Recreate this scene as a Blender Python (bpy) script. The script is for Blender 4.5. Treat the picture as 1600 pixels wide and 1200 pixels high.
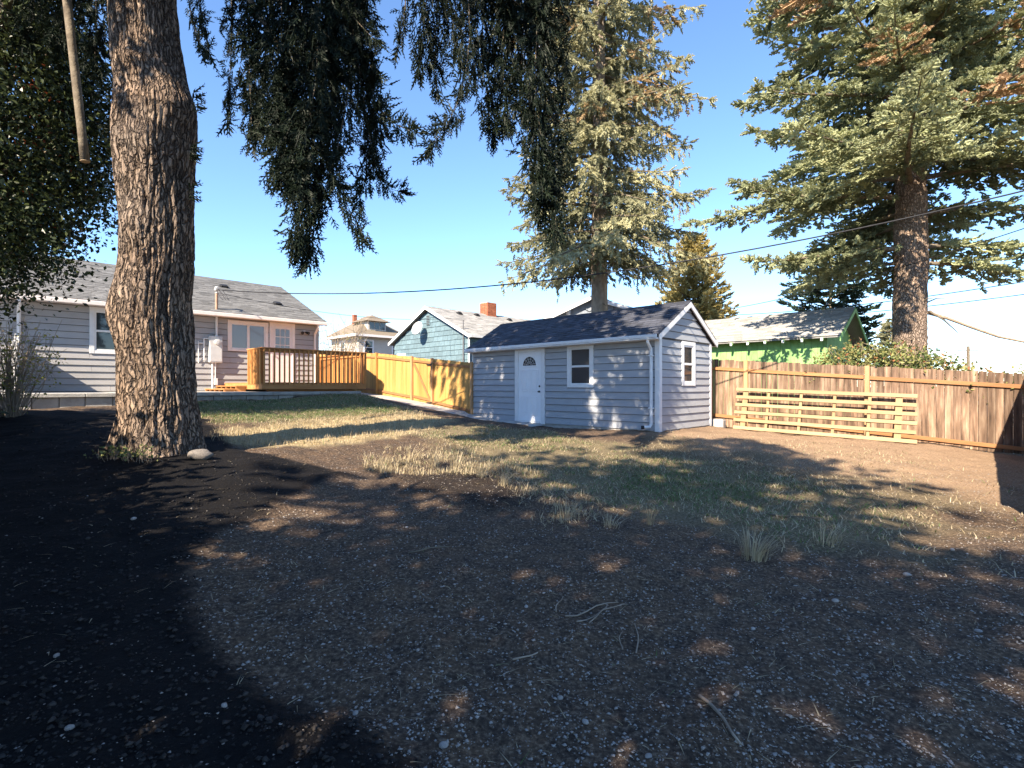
import bpy, math, random
import numpy as np
from mathutils import Vector, Matrix

for o in list(bpy.data.objects): bpy.data.objects.remove(o)
SC = bpy.context.scene
COL = SC.collection

# ---------------------------------------------------------------- camera, sky, sun, exposure
cam_d = bpy.data.cameras.new('camera'); cam = bpy.data.objects.new('camera', cam_d); COL.objects.link(cam)
cam.location = (0, 0, 1.6); cam.rotation_euler = (math.radians(90), 0, 0)
cam_d.sensor_width = 36; cam_d.lens = 18; cam_d.shift_y = 0.0025; cam_d.clip_start = .05; cam_d.clip_end = 3000
SC.camera = cam
SUN_EL = math.radians(37.0)
SUN_DIR = Vector((.49, .872, 0)).normalized()          # the way the light travels over the ground
W_ = bpy.data.worlds.new('World'); SC.world = W_; W_.use_nodes = True
nt = W_.node_tree
bg = nt.nodes['Background']; sky = nt.nodes.new('ShaderNodeTexSky')
sky.sky_type = 'NISHITA'; sky.sun_disc = False; sky.sun_elevation = SUN_EL
sky.sun_rotation = math.atan2(-SUN_DIR.x, -SUN_DIR.y)
sky.air_density = 1.0; sky.dust_density = 0.0; sky.ozone_density = 6.0; sky.altitude = 50
nt.links.new(sky.outputs[0], bg.inputs[0]); bg.inputs[1].default_value = 0.098
sun_d = bpy.data.lights.new('sun', 'SUN'); sun_d.energy = 4.3; sun_d.angle = math.radians(.53); sun_d.color = (1, .86, .68)
sun = bpy.data.objects.new('sun', sun_d); COL.objects.link(sun)
ld = Vector((SUN_DIR.x*math.cos(SUN_EL), SUN_DIR.y*math.cos(SUN_EL), -math.sin(SUN_EL)))
sun.rotation_euler = ld.to_track_quat('-Z', 'Y').to_euler(); sun.location = (-10, -18, 18)
SC.view_settings.view_transform = 'Standard'; SC.view_settings.look = 'None'
SC.view_settings.exposure = 1.85; SC.view_settings.gamma = 1.0

# ---------------------------------------------------------------- noise and terrain
R = np.random.default_rng(7)
random.seed(7)
def _h(ix, iy, iz, s):
    n = (ix.astype(np.int64)*374761393 + iy.astype(np.int64)*668265263 + iz.astype(np.int64)*2147483647 + s*1274126177) & 0xffffffff
    n = ((n ^ (n >> 13))*1274126177) & 0xffffffff
    return ((n ^ (n >> 16)) & 0xffff)/65535.0
def vn(x, y, z=0, s=0):
    x, y, z = np.broadcast_arrays(np.asarray(x, float), np.asarray(y, float), np.asarray(z, float))
    ix, iy, iz = np.floor(x), np.floor(y), np.floor(z)
    fx, fy, fz = x-ix, y-iy, z-iz
    u, v, w = fx*fx*(3-2*fx), fy*fy*(3-2*fy), fz*fz*(3-2*fz)
    def L(a, b, t): return a+(b-a)*t
    c = lambda a, b, d: _h(ix+a, iy+b, iz+d, s)
    return L(L(L(c(0,0,0), c(1,0,0), u), L(c(0,1,0), c(1,1,0), u), v), L(L(c(0,0,1), c(1,0,1), u), L(c(0,1,1), c(1,1,1), u), v), w)
def fbm(x, y, z=0, o=4, s=0):
    a, t, r = .5, 0, 0
    for k in range(o):
        r = r + a*vn(x*2**k, y*2**k, z*2**k, s+k*17); t += a; a *= .55
    return r/t
CP = np.array([(-4.86,7,.72),(-10.5,10.8,1.11),(-9.3,12,1.16),(-7.9,13.4,1.2),(-6.47,14.8,1.28),(-4.9,16.3,1.34),(-3.6,18,.93),(-2.1,17,.71),(-1.3,17.5,.48),(1.46,14.6,.43),(3.62,12.5,.46),(5.65,14.6,.46),(6,15.4,.44),(8.7,13.4,.29),(11.3,11.3,.07),(6.5,14.8,.38),(9.6,12.0,.22),(0,2,0),(5,5.4,0),(-3,2,.1),(-5,3,.3),(-2,5,.25),(0,8,.27),(-2.5,9,.6),(2,9,.25),(6,9,.1),(9,9,.03),(0,-3,0),(-8,8,.92),(-10,4,.6),(10,5,-.05),(-5.8,22,1.19),(-2,24,1.0),(5,22,.6),(14,18,.3),(13,26,.4),(-13,18,1.4),(-8,26,1.4)], float)
def _K(r): return np.where(r > 0, r*r*np.log(np.maximum(r, 1e-9)), 0)
def _fit():
    n = len(CP); P = CP[:, :2]; r = np.linalg.norm(P[:, None]-P[None], axis=2)
    A = np.zeros((n+3, n+3)); A[:n, :n] = _K(r)+np.eye(n)*.15; A[:n, n] = 1; A[:n, n+1:] = P; A[n:, :n] = A[:n, n:].T
    return np.linalg.solve(A, np.r_[CP[:, 2], 0, 0, 0])
TW = _fit()
def base_h(x, y):
    x = np.clip(x, -14, 14); y = np.clip(y, -4, 26); n = len(CP)
    o = TW[n]+TW[n+1]*x+TW[n+2]*y
    for i in range(n): o = o+TW[i]*_K(np.hypot(x-CP[i, 0], y-CP[i, 1]))
    return o
def polydist(x, y, poly):
    """signed distance to a polygon on the ground, positive inside"""
    x = np.asarray(x, float); y = np.asarray(y, float)
    d = np.full(x.shape, 1e9); ins = np.zeros(x.shape, bool); n = len(poly)
    for i in range(n):
        ax, ay = poly[i]; bx, by = poly[(i+1) % n]
        ex, ey = bx-ax, by-ay
        t = np.clip(((x-ax)*ex+(y-ay)*ey)/(ex*ex+ey*ey+1e-12), 0, 1)
        d = np.minimum(d, np.hypot(x-ax-t*ex, y-ay-t*ey))
        c = ((ay > y) != (by > y)) & (x < ex*(y-ay)/(ey+1e-12)+ax); ins ^= c
    return np.where(ins, d, -d)
Z_MULCH = [(-14,10.5),(-10.2,10.3),(-7.6,10.2),(-5.7,9.7),(-4.6,8.2),(-4.2,7.5),(-2.6,6.95),(-2.1,6.9),(-2.4,5.83),(-2.61,4.54),(-2.45,3.81),(-2.06,3.3),(-1.64,2.91),(-1.1,2.51),(-.48,2.13),(.4,1.4),(.4,-3),(-14,-3)]
Z_SOIL = [(-1.59,7.04),(-.59,7.87),(.23,6.21),(-.29,5.83),(-1.27,6.36)]
Z_STRAW = [(-4.64,7.9),(-4.98,8.85),(-4.18,10.44),(-2.74,13.71),(-1.69,13.51),(-2.2,9.91),(-3.24,8.21),(-4.01,7.74)]
Z_TUFT = [(-2.07,7.25),(-1.8,9.0),(-.72,9.57),(.5,8.01),(1.1,5.81),(.56,5.64),(-.37,7.34)]
Z_BAND = [(-1.73,12.57),(0,13.0),(2.09,11.14),(3.68,9.21),(5.2,7.3),(4.94,5.65),(3.96,4.66),(2.78,4.94),(1.54,6.15),(.46,7.39),(-.66,8.77),(-2,10.5)]
Z_GREEN1 = [(-8.7,12.3),(-6.4,14.4),(-4.7,16.1),(-2.61,14.5),(-2.9,12.3),(-4.18,10.44),(-5.41,9.5),(-7.5,10.9)]
Z_GREEN2 = [(1.47,8.7),(2.94,8.8),(3.85,7.27),(2.45,6.4),(1.44,7.21)]
Z_SPARSE = [(3.66,11.9),(6.78,12.6),(8.2,10.6),(6.2,6.5),(3.84,7.2),(2.2,9.54)]
def cov(x, y, poly, soft=.35, amp=.5, s=0):
    d = polydist(x, y, poly)+(fbm(np.asarray(x)*1.3+s, np.asarray(y)*1.3, 0, 4, s)-.5)*2*amp
    return np.clip(d/soft+.5, 0, 1)
def rough_h(x, y):
    """clods, wheel ruts and the edge of the spread black soil"""
    yard = np.clip((14-np.hypot(x, y-7))/4, 0, 1)
    r = (fbm(x*.9, y*.9, 0, 3, 3)-.5)*.10 + (fbm(x*4, y*4, 0, 3, 5)-.5)*.075 + (fbm(x*13, y*13, 0, 2, 9)-.5)*.022
    m = np.clip(polydist(x, y, Z_MULCH)/.25+.5, 0, 1)*.05 + np.clip(polydist(x, y, Z_SOIL)/.5+.5, 0, 1)*.05
    return r*yard + m*yard
def ground_h(x, y): return base_h(x, y)+rough_h(x, y)
def gz(x, y): return float(ground_h(np.array([float(x)]), np.array([float(y)]))[0])

# ---------------------------------------------------------------- materials
def new_mat(name):
    m = bpy.data.materials.new(name); m.use_nodes = True
    return m, m.node_tree, m.node_tree.nodes['Principled BSDF']
def N(nt, t, **k):
    n = nt.nodes.new(t)
    for a, b in k.items(): setattr(n, a, b)
    return n
def ramp(nt, fac, stops):
    r = N(nt, 'ShaderNodeValToRGB'); e = r.color_ramp.elements
    while len(e) < len(stops): e.new(.5)
    for i, (p, c) in enumerate(stops): e[i].position = p; e[i].color = (*c, 1)
    nt.links.new(fac, r.inputs[0]); return r.outputs[0]
def coords(nt, sc, rnd=True, kind='Object'):
    tc = N(nt, 'ShaderNodeTexCoord'); mp = N(nt, 'ShaderNodeMapping'); mp.inputs['Scale'].default_value = sc
    nt.links.new(tc.outputs[kind], mp.inputs[0])
    if rnd:
        oi = N(nt, 'ShaderNodeObjectInfo'); ml = N(nt, 'ShaderNodeMath', operation='MULTIPLY'); ml.inputs[1].default_value = 37.0
        nt.links.new(oi.outputs['Random'], ml.inputs[0]); nt.links.new(ml.outputs[0], mp.inputs['Location'])
    return mp.outputs[0]
def pmat(name, c1, c2, sc=(4,4,4), rough=.7, bump=0., bsc=None, rnd=0., det=6, spec=.3, attr=None, mid=None, lo=.3, hi=.7, metal=0.):
    """two-tone noise colour, optional brightness per object (rnd) or per face attribute"""
    m, nt, b = new_mat(name)
    v = coords(nt, sc); nz = N(nt, 'ShaderNodeTexNoise'); nz.inputs['Scale'].default_value = 1; nz.inputs['Detail'].default_value = det; nz.inputs['Roughness'].default_value = .6
    nt.links.new(v, nz.inputs['Vector'])
    st = [(lo, c1), (hi, c2)] if mid is None else [(lo, c1), ((lo+hi)/2, mid), (hi, c2)]
    c = ramp(nt, nz.outputs['Fac'], st)
    if rnd or attr:
        hs = N(nt, 'ShaderNodeHueSaturation'); mr = N(nt, 'ShaderNodeMapRange')
        if attr: src = N(nt, 'ShaderNodeAttribute', attribute_name=attr).outputs['Fac']
        else: src = N(nt, 'ShaderNodeObjectInfo').outputs['Random']
        mr.inputs['To Min'].default_value = 1-rnd; mr.inputs['To Max'].default_value = 1+rnd
        nt.links.new(src, mr.inputs[0]); nt.links.new(mr.outputs[0], hs.inputs['Value']); nt.links.new(c, hs.inputs['Color']); c = hs.outputs[0]
    nt.links.new(c, b.inputs['Base Color'])
    b.inputs['Roughness'].default_value = rough; b.inputs['Specular IOR Level'].default_value = spec; b.inputs['Metallic'].default_value = metal
    if bump:
        v2 = coords(nt, bsc or sc); n2 = N(nt, 'ShaderNodeTexNoise'); n2.inputs['Scale'].default_value = 1; n2.inputs['Detail'].default_value = 5
        nt.links.new(v2, n2.inputs['Vector']); bp = N(nt, 'ShaderNodeBump'); bp.inputs['Strength'].default_value = bump; bp.inputs['Distance'].default_value = .02
        nt.links.new(n2.outputs['Fac'], bp.inputs['Height']); nt.links.new(bp.outputs[0], b.inputs['Normal'])
    return m
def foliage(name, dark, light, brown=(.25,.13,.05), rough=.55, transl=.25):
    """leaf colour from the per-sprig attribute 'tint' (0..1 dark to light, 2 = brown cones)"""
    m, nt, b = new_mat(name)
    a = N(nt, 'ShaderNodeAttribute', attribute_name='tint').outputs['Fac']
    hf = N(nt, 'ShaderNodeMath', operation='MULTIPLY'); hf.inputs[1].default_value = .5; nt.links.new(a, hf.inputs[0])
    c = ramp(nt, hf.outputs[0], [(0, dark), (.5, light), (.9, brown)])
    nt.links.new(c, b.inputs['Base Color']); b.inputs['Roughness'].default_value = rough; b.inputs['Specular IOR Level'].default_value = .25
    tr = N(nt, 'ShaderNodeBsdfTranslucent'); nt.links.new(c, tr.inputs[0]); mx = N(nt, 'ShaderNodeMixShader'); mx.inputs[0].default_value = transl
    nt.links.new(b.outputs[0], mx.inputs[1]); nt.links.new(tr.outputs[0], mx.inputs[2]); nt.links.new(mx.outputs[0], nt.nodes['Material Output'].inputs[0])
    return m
def glass_mat(name, c):
    m, nt, b = new_mat(name); b.inputs['Base Color'].default_value = (*c, 1); b.inputs['Roughness'].default_value = .04; b.inputs['Specular IOR Level'].default_value = .9
    v = coords(nt, (1.2,1.2,1.2)); n2 = N(nt, 'ShaderNodeTexNoise'); nt.links.new(v, n2.inputs['Vector']); bp = N(nt, 'ShaderNodeBump'); bp.inputs['Strength'].default_value = .06
    nt.links.new(n2.outputs['Fac'], bp.inputs['Height']); nt.links.new(bp.outputs[0], b.inputs['Normal'])
    return m
M = {}
M['siding'] = pmat('grey siding paint', (.31,.325,.35), (.36,.37,.39), (3,3,9), .55, .15, (30,30,120), rnd=.035)
M['siding_h'] = pmat('warm grey siding paint', (.34,.335,.335), (.39,.38,.378), (3,3,9), .55, .15, (30,30,120), rnd=.035)
M['white'] = pmat('white trim paint', (.66,.66,.67), (.74,.74,.74), (6,6,6), .45, .05, (40,40,40))
M['whitedoor'] = pmat('white door paint', (.74,.75,.78), (.82,.83,.85), (2,2,2), .35)
M['warm_trim'] = pmat('cream trim with bounce pink', (.72,.66,.63), (.8,.74,.71), (5,5,5), .5, .05, (40,40,40))  # pink of light bounced onto the house trim is put into this colour
M['core'] = pmat('building paper', (.06,.06,.06), (.09,.09,.09), (3,3,3), .9)
M['concrete'] = pmat('concrete', (.30,.29,.27), (.44,.42,.39), (5,5,5), .85, .4, (40,40,40), rnd=.1)
M['shingle_dark'] = pmat('charcoal shingle', (.035,.038,.05), (.075,.08,.1), (60,60,60), .85, .3, (200,200,200), rnd=.35, attr='tint')
M['shingle_grey'] = pmat('grey shingle', (.12,.12,.12), (.21,.207,.2), (50,50,50), .9, .3, (200,200,200), rnd=.25, attr='tint')
M['shingle_pale'] = pmat('pale grey shingle', (.24,.235,.225), (.38,.37,.35), (40,40,40), .9, .3, (200,200,200), rnd=.22, attr='tint')
M['shingle_tan'] = pmat('tan shingle', (.2,.165,.12), (.31,.25,.185), (30,30,30), .9, .3, (200,200,200), rnd=.22, attr='tint')
M['cedar'] = pmat('new cedar board', (.40,.215,.06), (.56,.335,.11), (9,9,.8), .65, .25, (60,60,4), rnd=.24)
M['cedar_x'] = pmat('stained cedar rail', (.27,.12,.047), (.38,.19,.08), (.8,9,9), .65, .25, (4,60,60), rnd=.12)
M['cedar_post'] = pmat('stained cedar post', (.34,.18,.08), (.48,.29,.14), (9,9,.8), .65, .25, (60,60,4), rnd=.12)
M['deckwood'] = pmat('orange deck lumber', (.46,.19,.055), (.6,.3,.1), (9,9,.9), .6, .2, (60,60,4), rnd=.2)
M['deckwood_x'] = pmat('orange deck beam', (.36,.15,.05), (.5,.245,.09), (.9,9,9), .6, .2, (4,60,60), rnd=.12)
M['oldboard'] = pmat('weathered fence board', (.07,.045,.03), (.32,.23,.16), (11,11,1.1), .85, .5, (70,70,4), rnd=.4, mid=(.18,.115,.077), det=9, lo=.34, hi=.68)
M['panelwood'] = pmat('bare pine slat', (.28,.19,.095), (.38,.27,.15), (.9,9,9), .65, .2, (4,60,60), rnd=.1)
M['panelwood_z'] = pmat('bare pine upright', (.27,.175,.085), (.36,.245,.13), (9,9,.9), .65, .2, (60,60,4), rnd=.1)
def bark_mat(name, c_lo, c_mid, c_hi, fiss, sc=(13, 13, 2.6)):
    """plates between crisp wandering fissures; each plate has its own brown"""
    m, nt, b = new_mat(name); L = nt.links.new
    v = coords(nt, (1,1,1), False); nz = N(nt, 'ShaderNodeTexNoise'); nz.inputs['Scale'].default_value = 5; nz.inputs['Detail'].default_value = 4; L(v, nz.inputs['Vector'])
    vm = N(nt, 'ShaderNodeVectorMath', operation='MULTIPLY_ADD'); L(nz.outputs['Color'], vm.inputs[0]); vm.inputs[1].default_value = (.16,.16,.3); L(v, vm.inputs[2])
    mp = N(nt, 'ShaderNodeMapping'); mp.inputs['Scale'].default_value = sc; L(vm.outputs[0], mp.inputs[0])
    ed = N(nt, 'ShaderNodeTexVoronoi', feature='DISTANCE_TO_EDGE'); ce = N(nt, 'ShaderNodeTexVoronoi', feature='F1'); L(mp.outputs[0], ed.inputs['Vector']); L(mp.outputs[0], ce.inputs['Vector'])
    for q in (ed, ce): q.inputs['Scale'].default_value = 1
    mp2 = N(nt, 'ShaderNodeMapping'); mp2.inputs['Scale'].default_value = (70,70,16); L(vm.outputs[0], mp2.inputs[0]); fn = N(nt, 'ShaderNodeTexNoise'); fn.inputs['Scale'].default_value = 1; fn.inputs['Detail'].default_value = 7; fn.inputs['Roughness'].default_value = .65; L(mp2.outputs[0], fn.inputs['Vector'])
    mu = N(nt, 'ShaderNodeMath', operation='MULTIPLY_ADD'); L(ce.outputs['Color'], mu.inputs[0]); mu.inputs[1].default_value = .35; ad = N(nt, 'ShaderNodeMath', operation='MULTIPLY'); L(fn.outputs['Fac'], ad.inputs[0]); ad.inputs[1].default_value = .75; L(ad.outputs[0], mu.inputs[2])
    c = ramp(nt, mu.outputs[0], [(.25, c_lo), (.55, c_mid), (.85, c_hi)])
    big = N(nt, 'ShaderNodeTexNoise'); big.inputs['Scale'].default_value = 1.6; big.inputs['Detail'].default_value = 5; L(v, big.inputs['Vector'])
    bf = ramp(nt, big.outputs['Fac'], [(.42, (0,0,0)), (.66, (.5,.5,.5))]); gm = ramp(nt, fn.outputs['Fac'], [(.3, (.07,.064,.058)), (.75, (.27,.25,.225))])
    mg = N(nt, 'ShaderNodeMix', data_type='RGBA'); L(bf, mg.inputs['Factor']); L(c, mg.inputs['A']); L(gm, mg.inputs['B']); c = mg.outputs['Result']
    er = N(nt, 'ShaderNodeMapRange'); er.inputs['From Max'].default_value = .2; L(ed.outputs['Distance'], er.inputs[0])
    mx = N(nt, 'ShaderNodeMix', data_type='RGBA'); L(er.outputs[0], mx.inputs['Factor']); mx.inputs['A'].default_value = (*fiss, 1); L(c, mx.inputs['B']); L(mx.outputs['Result'], b.inputs['Base Color'])
    hs = N(nt, 'ShaderNodeMath', operation='MULTIPLY_ADD'); L(fn.outputs['Fac'], hs.inputs[0]); hs.inputs[1].default_value = .45; L(er.outputs[0], hs.inputs[2])
    bp = N(nt, 'ShaderNodeBump'); bp.inputs['Strength'].default_value = 1.0; bp.inputs['Distance'].default_value = .035; L(hs.outputs[0], bp.inputs['Height']); L(bp.outputs[0], b.inputs['Normal'])
    b.inputs['Roughness'].default_value = .95; b.inputs['Specular IOR Level'].default_value = .1
    return m
M['bark'] = bark_mat('fir bark', (.115,.084,.064), (.285,.205,.15), (.48,.36,.26), (.065,.049,.04), (21,21,3.8))
M['bark_red'] = bark_mat('reddish fir bark', (.2,.14,.105), (.38,.275,.205), (.55,.42,.32), (.15,.108,.082), (20,20,6.5))
M['bark_grey'] = pmat('spruce bark', (.14,.11,.09), (.33,.27,.21), (5,5,2), .95, .8, (24,24,8), det=9)
M['limb'] = pmat('limb bark', (.09,.07,.05), (.22,.18,.13), (9,9,9), .95, .4, (40,40,40))
M['cut'] = pmat('fresh sawn wood', (.5,.36,.22), (.62,.47,.3), (14,14,14), .8)
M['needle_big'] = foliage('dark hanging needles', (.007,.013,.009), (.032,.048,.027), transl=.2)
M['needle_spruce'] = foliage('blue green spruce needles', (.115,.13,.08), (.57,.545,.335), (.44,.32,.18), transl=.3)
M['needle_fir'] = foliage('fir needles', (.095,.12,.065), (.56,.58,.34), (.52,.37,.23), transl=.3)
M['needle_far'] = foliage('dark far needles', (.02,.04,.03), (.06,.09,.05))
M['leaf_gold'] = foliage('golden leaves', (.2,.17,.06), (.58,.48,.2), transl=.3)
M['leaf_dark'] = foliage('dark glossy leaves', (.016,.026,.013), (.10,.12,.04), (.3,.07,.03), rough=.35)
M['leaf_bramble'] = foliage('bramble leaves', (.06,.1,.03), (.36,.34,.13), (.36,.15,.07), rough=.5, transl=.3)
M['leaf_twig'] = foliage('yellowing leaves', (.12,.15,.03), (.40,.36,.10), transl=.35)
M['twig'] = pmat('pale twig', (.20,.15,.11), (.36,.29,.22), (9,9,9), .9)
M['teal'] = pmat('teal shingle siding', (.105,.165,.195), (.15,.22,.25), (5,5,14), .8, .4, (60,60,12), rnd=.14)
M['bluegrey'] = pmat('blue grey board', (.20,.23,.28), (.27,.30,.35), (6,6,1), .75, .2, (40,40,4), rnd=.08)
M['green'] = pmat('lime green paint', (.19,.37,.115), (.29,.48,.19), (5,5,2.2), .8, .4, (30,30,5), rnd=.1)
M['creamwall'] = pmat('cream painted clapboard', (.42,.4,.36), (.5,.47,.42), (3,3,16), .75, .2, (4,4,60))
M['brick'] = pmat('chimney brick', (.30,.09,.05), (.46,.17,.09), (9,9,9), .9, .4, (60,60,60), rnd=.25)
M['mortar'] = pmat('mortar', (.3,.27,.24), (.4,.37,.33), (9,9,9), .95)
M['glass'] = glass_mat('window glass', (.03,.035,.04))
M['glass_pale'] = glass_mat('window glass with blind', (.16,.17,.19))
M['metal'] = pmat('grey painted metal', (.48,.48,.48), (.58,.58,.57), (4,4,4), .4, metal=.0, spec=.5)
M['rust'] = pmat('rusty pipe', (.28,.17,.12), (.42,.3,.22), (9,9,9), .7)
M['black'] = pmat('black rubber', (.012,.012,.014), (.03,.03,.032), (9,9,9), .6)
M['wire'] = pmat('weathered cable', (.10,.10,.11), (.16,.16,.17), (9,9,9), .6)
M['rock'] = pmat('pale rock', (.24,.21,.19), (.46,.42,.38), (7,7,7), .9, .5, (40,40,40), rnd=.2, det=8)
M['straw'] = foliage('dry grass', (.28,.22,.125), (.60,.50,.33), (.10,.165,.045), transl=.3)

def ground_mat():
    m, nt, b = new_mat('yard dirt'); L = nt.links.new
    v = coords(nt, (1,1,1), False)
    def nz(sc, det=6, r=.6):
        n = N(nt, 'ShaderNodeTexNoise'); n.inputs['Scale'].default_value = sc; n.inputs['Detail'].default_value = det; n.inputs['Roughness'].default_value = r; L(v, n.inputs['Vector']); return n.outputs['Fac']
    def mix(f, a, c):
        x = N(nt, 'ShaderNodeMix', data_type='RGBA'); L(f, x.inputs['Factor']); L(a, x.inputs['A']); L(c, x.inputs['B']); return x.outputs['Result']
    big, fine, mid = nz(.55), nz(38, 8, .7), nz(6, 6)
    d1 = ramp(nt, fine, [(.3, (.018,.0135,.011)), (.5, (.072,.052,.039)), (.7, (.26,.195,.14))])
    d2 = ramp(nt, fine, [(.3, (.035,.024,.017)), (.52, (.125,.083,.054)), (.74, (.36,.255,.165))])
    bf = ramp(nt, mid, [(.38, (0,0,0)), (.62, (1,1,1))])
    dirt = mix(bf, d1, d2)
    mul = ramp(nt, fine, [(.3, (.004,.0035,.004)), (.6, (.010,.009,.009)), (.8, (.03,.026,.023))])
    gr = ramp(nt, fine, [(.3, (.10,.085,.045)), (.55, (.25,.205,.115)), (.8, (.44,.37,.23))])
    def att(n): return N(nt, 'ShaderNodeAttribute', attribute_name=n).outputs['Fac']
    st = ramp(nt, fine, [(.3, (.26,.19,.10)), (.55, (.50,.39,.22)), (.75, (.66,.55,.36))])
    c = mix(att('grass'), dirt, gr); c = mix(att('straw'), c, st); lit_dirt = ramp(nt, fine, [(.3, (.16,.105,.066)), (.52, (.33,.225,.145)), (.75, (.52,.385,.26))]); c = mix(att('dry'), c, lit_dirt); c = mix(att('mulch'), c, mul)  # sunlit dirt before the panel is painted paler, as drier soil
    L(c, b.inputs['Base Color']); b.inputs['Roughness'].default_value = .95; b.inputs['Specular IOR Level'].default_value = .15
    bp = N(nt, 'ShaderNodeBump'); bp.inputs['Strength'].default_value = .8; bp.inputs['Distance'].default_value = .03; L(fine, bp.inputs['Height']); L(bp.outputs[0], b.inputs['Normal'])
    return m
M['ground'] = ground_mat()

# ---------------------------------------------------------------- mesh helpers
def mesh(name, v, f, mat=None, smooth=False, tint=None, dom='FACE'):
    """v (n,3); f list of tuples or an (m,3)/(m,4) array"""
    me = bpy.data.meshes.new(name)
    if isinstance(f, np.ndarray):
        v = np.asarray(v, np.float32); k = f.shape[1]; nf = len(f)
        me.vertices.add(len(v)); me.vertices.foreach_set('co', v.ravel())
        me.loops.add(nf*k); me.loops.foreach_set('vertex_index', f.astype(np.int32).ravel())
        me.polygons.add(nf); me.polygons.foreach_set('loop_start', np.arange(0, nf*k, k, dtype=np.int32))
        me.update(calc_edges=True)
    else:
        me.from_pydata([tuple(map(float, p)) for p in v], [], f); me.update()
    if smooth: me.polygons.foreach_set('use_smooth', np.ones(len(me.polygons), bool))
    if tint is not None:
        a = me.attributes.new('tint', 'FLOAT', dom); a.data.foreach_set('value', np.asarray(tint, np.float32))
    if mat: me.materials.append(M[mat])
    return me
def link(name, me, parent=None, loc=(0,0,0), rot=(0,0,0), scale=None):
    o = bpy.data.objects.new(name, me); COL.objects.link(o); o.location = loc; o.rotation_euler = rot
    if scale: o.scale = scale
    if parent: o.parent = parent
    return o
def tag(o, label, cat, group=None, kind=None):
    o['label'] = label; o['category'] = cat
    if group: o['group'] = group
    if kind: o['kind'] = kind
    return o
def thing(name, label, cat, loc=(0,0,0), rz=0, group=None):
    o = link(name, None, None, loc, (0,0,rz)); o.empty_display_size = .2
    return tag(o, label, cat, group)
def geo_box(x0, x1, y0, y1, z0, z1, b=.004):
    X, Y, Z = (x0, x1), (y0, y1), (z0, z1)
    b = min(b, (x1-x0)*.3, (y1-y0)*.3, (z1-z0)*.3)
    v, idx = [], {}
    for i in (0,1):
        for j in (0,1):
            for k in (0,1):
                sx, sy, sz = (1,-1)[i]*b, (1,-1)[j]*b, (1,-1)[k]*b
                for a in range(3):
                    p = [X[i]+sx, Y[j]+sy, Z[k]+sz]; p[a] = (X[i], Y[j], Z[k])[a]
                    idx[i,j,k,a] = len(v); v.append(p)
    q = [(0,0),(1,0),(1,1),(0,1)]
    f = []
    for s in (0,1):
        f.append([idx[s,a,c,0] for a, c in q]); f.append([idx[a,s,c,1] for a, c in q]); f.append([idx[a,c,s,2] for a, c in q])
    for a in (0,1):
        for c in (0,1):
            f.append([idx[0,a,c,1], idx[1,a,c,1], idx[1,a,c,2], idx[0,a,c,2]])
            f.append([idx[a,0,c,0], idx[a,1,c,0], idx[a,1,c,2], idx[a,0,c,2]])
            f.append([idx[a,c,0,0], idx[a,c,1,0], idx[a,c,1,1], idx[a,c,0,1]])
    for i in (0,1):
        for j in (0,1):
            for k in (0,1): f.append([idx[i,j,k,a] for a in range(3)])
    ctr = np.array([(x0+x1)/2, (y0+y1)/2, (z0+z1)/2]); va = np.array(v)
    for t in f:                                           # outward winding
        n = np.cross(va[t[1]]-va[t[0]], va[t[2]]-va[t[0]])
        if np.dot(n, va[t].mean(0)-ctr) < 0: t.reverse()
    return v, [tuple(t) for t in f]
def join(*gs):
    v, f = [], []
    for gv, gf in gs:
        o = len(v); v += [tuple(p) for p in gv]; f += [tuple(i+o for i in t) for t in gf]
    return v, f
def geo_prism(poly, y0, y1):
    """polygon of (x,z) extruded along y"""
    n = len(poly); v = [(x, y0, z) for x, z in poly]+[(x, y1, z) for x, z in poly]
    area = sum(poly[i][0]*poly[(i+1) % n][1]-poly[(i+1) % n][0]*poly[i][1] for i in range(n))
    f = [tuple(range(n)), tuple(range(2*n-1, n-1, -1))]+[(i, i+n, (i+1) % n+n, (i+1) % n) for i in range(n)]
    if area < 0: f = [t[::-1] for t in f]
    return v, f
def geo_tube(pts, rad, n=8, cap=True):
    pts = [Vector(p) for p in pts]; rad = rad if hasattr(rad, '__len__') else [rad]*len(pts)
    v, f = [], []; up = Vector((0,0,1)) if abs((pts[-1]-pts[0]).normalized().z) < .9 else Vector((1,0,0))
    for i, p in enumerate(pts):
        t = (pts[min(i+1, len(pts)-1)]-pts[max(i-1, 0)]).normalized(); a = t.cross(up)
        a = a.normalized() if a.length > 1e-4 else Vector((1,0,0)); c = a.cross(t)
        for k in range(n):
            an = 2*math.pi*k/n; v.append(tuple(p+(a*math.cos(an)+c*math.sin(an))*rad[i]))
    for i in range(len(pts)-1):
        for k in range(n): f.append((i*n+k, i*n+(k+1) % n, (i+1)*n+(k+1) % n, (i+1)*n+k))
    if cap: f += [tuple(range(n-1, -1, -1)), tuple(range((len(pts)-1)*n, len(pts)*n))]
    return v, f
def part(name, geo, mat, parent, loc=(0,0,0), rot=(0,0,0), smooth=False):
    return link(name, mesh(name, geo[0], geo[1], mat, smooth), parent, loc, rot)
def bx(name, mat, parent, x0, x1, y0, y1, z0, z1, b=.004, loc=(0,0,0), rz=0):
    """a bevelled box whose origin is its own base corner, so that the grain starts there"""
    g = geo_box(0, x1-x0, 0, y1-y0, 0, z1-z0, b); c, s = math.cos(rz), math.sin(rz)
    return part(name, g, mat, parent, (loc[0]+x0*c-y0*s, loc[1]+x0*s+y0*c, loc[2]+z0), (0,0,rz))
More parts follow.
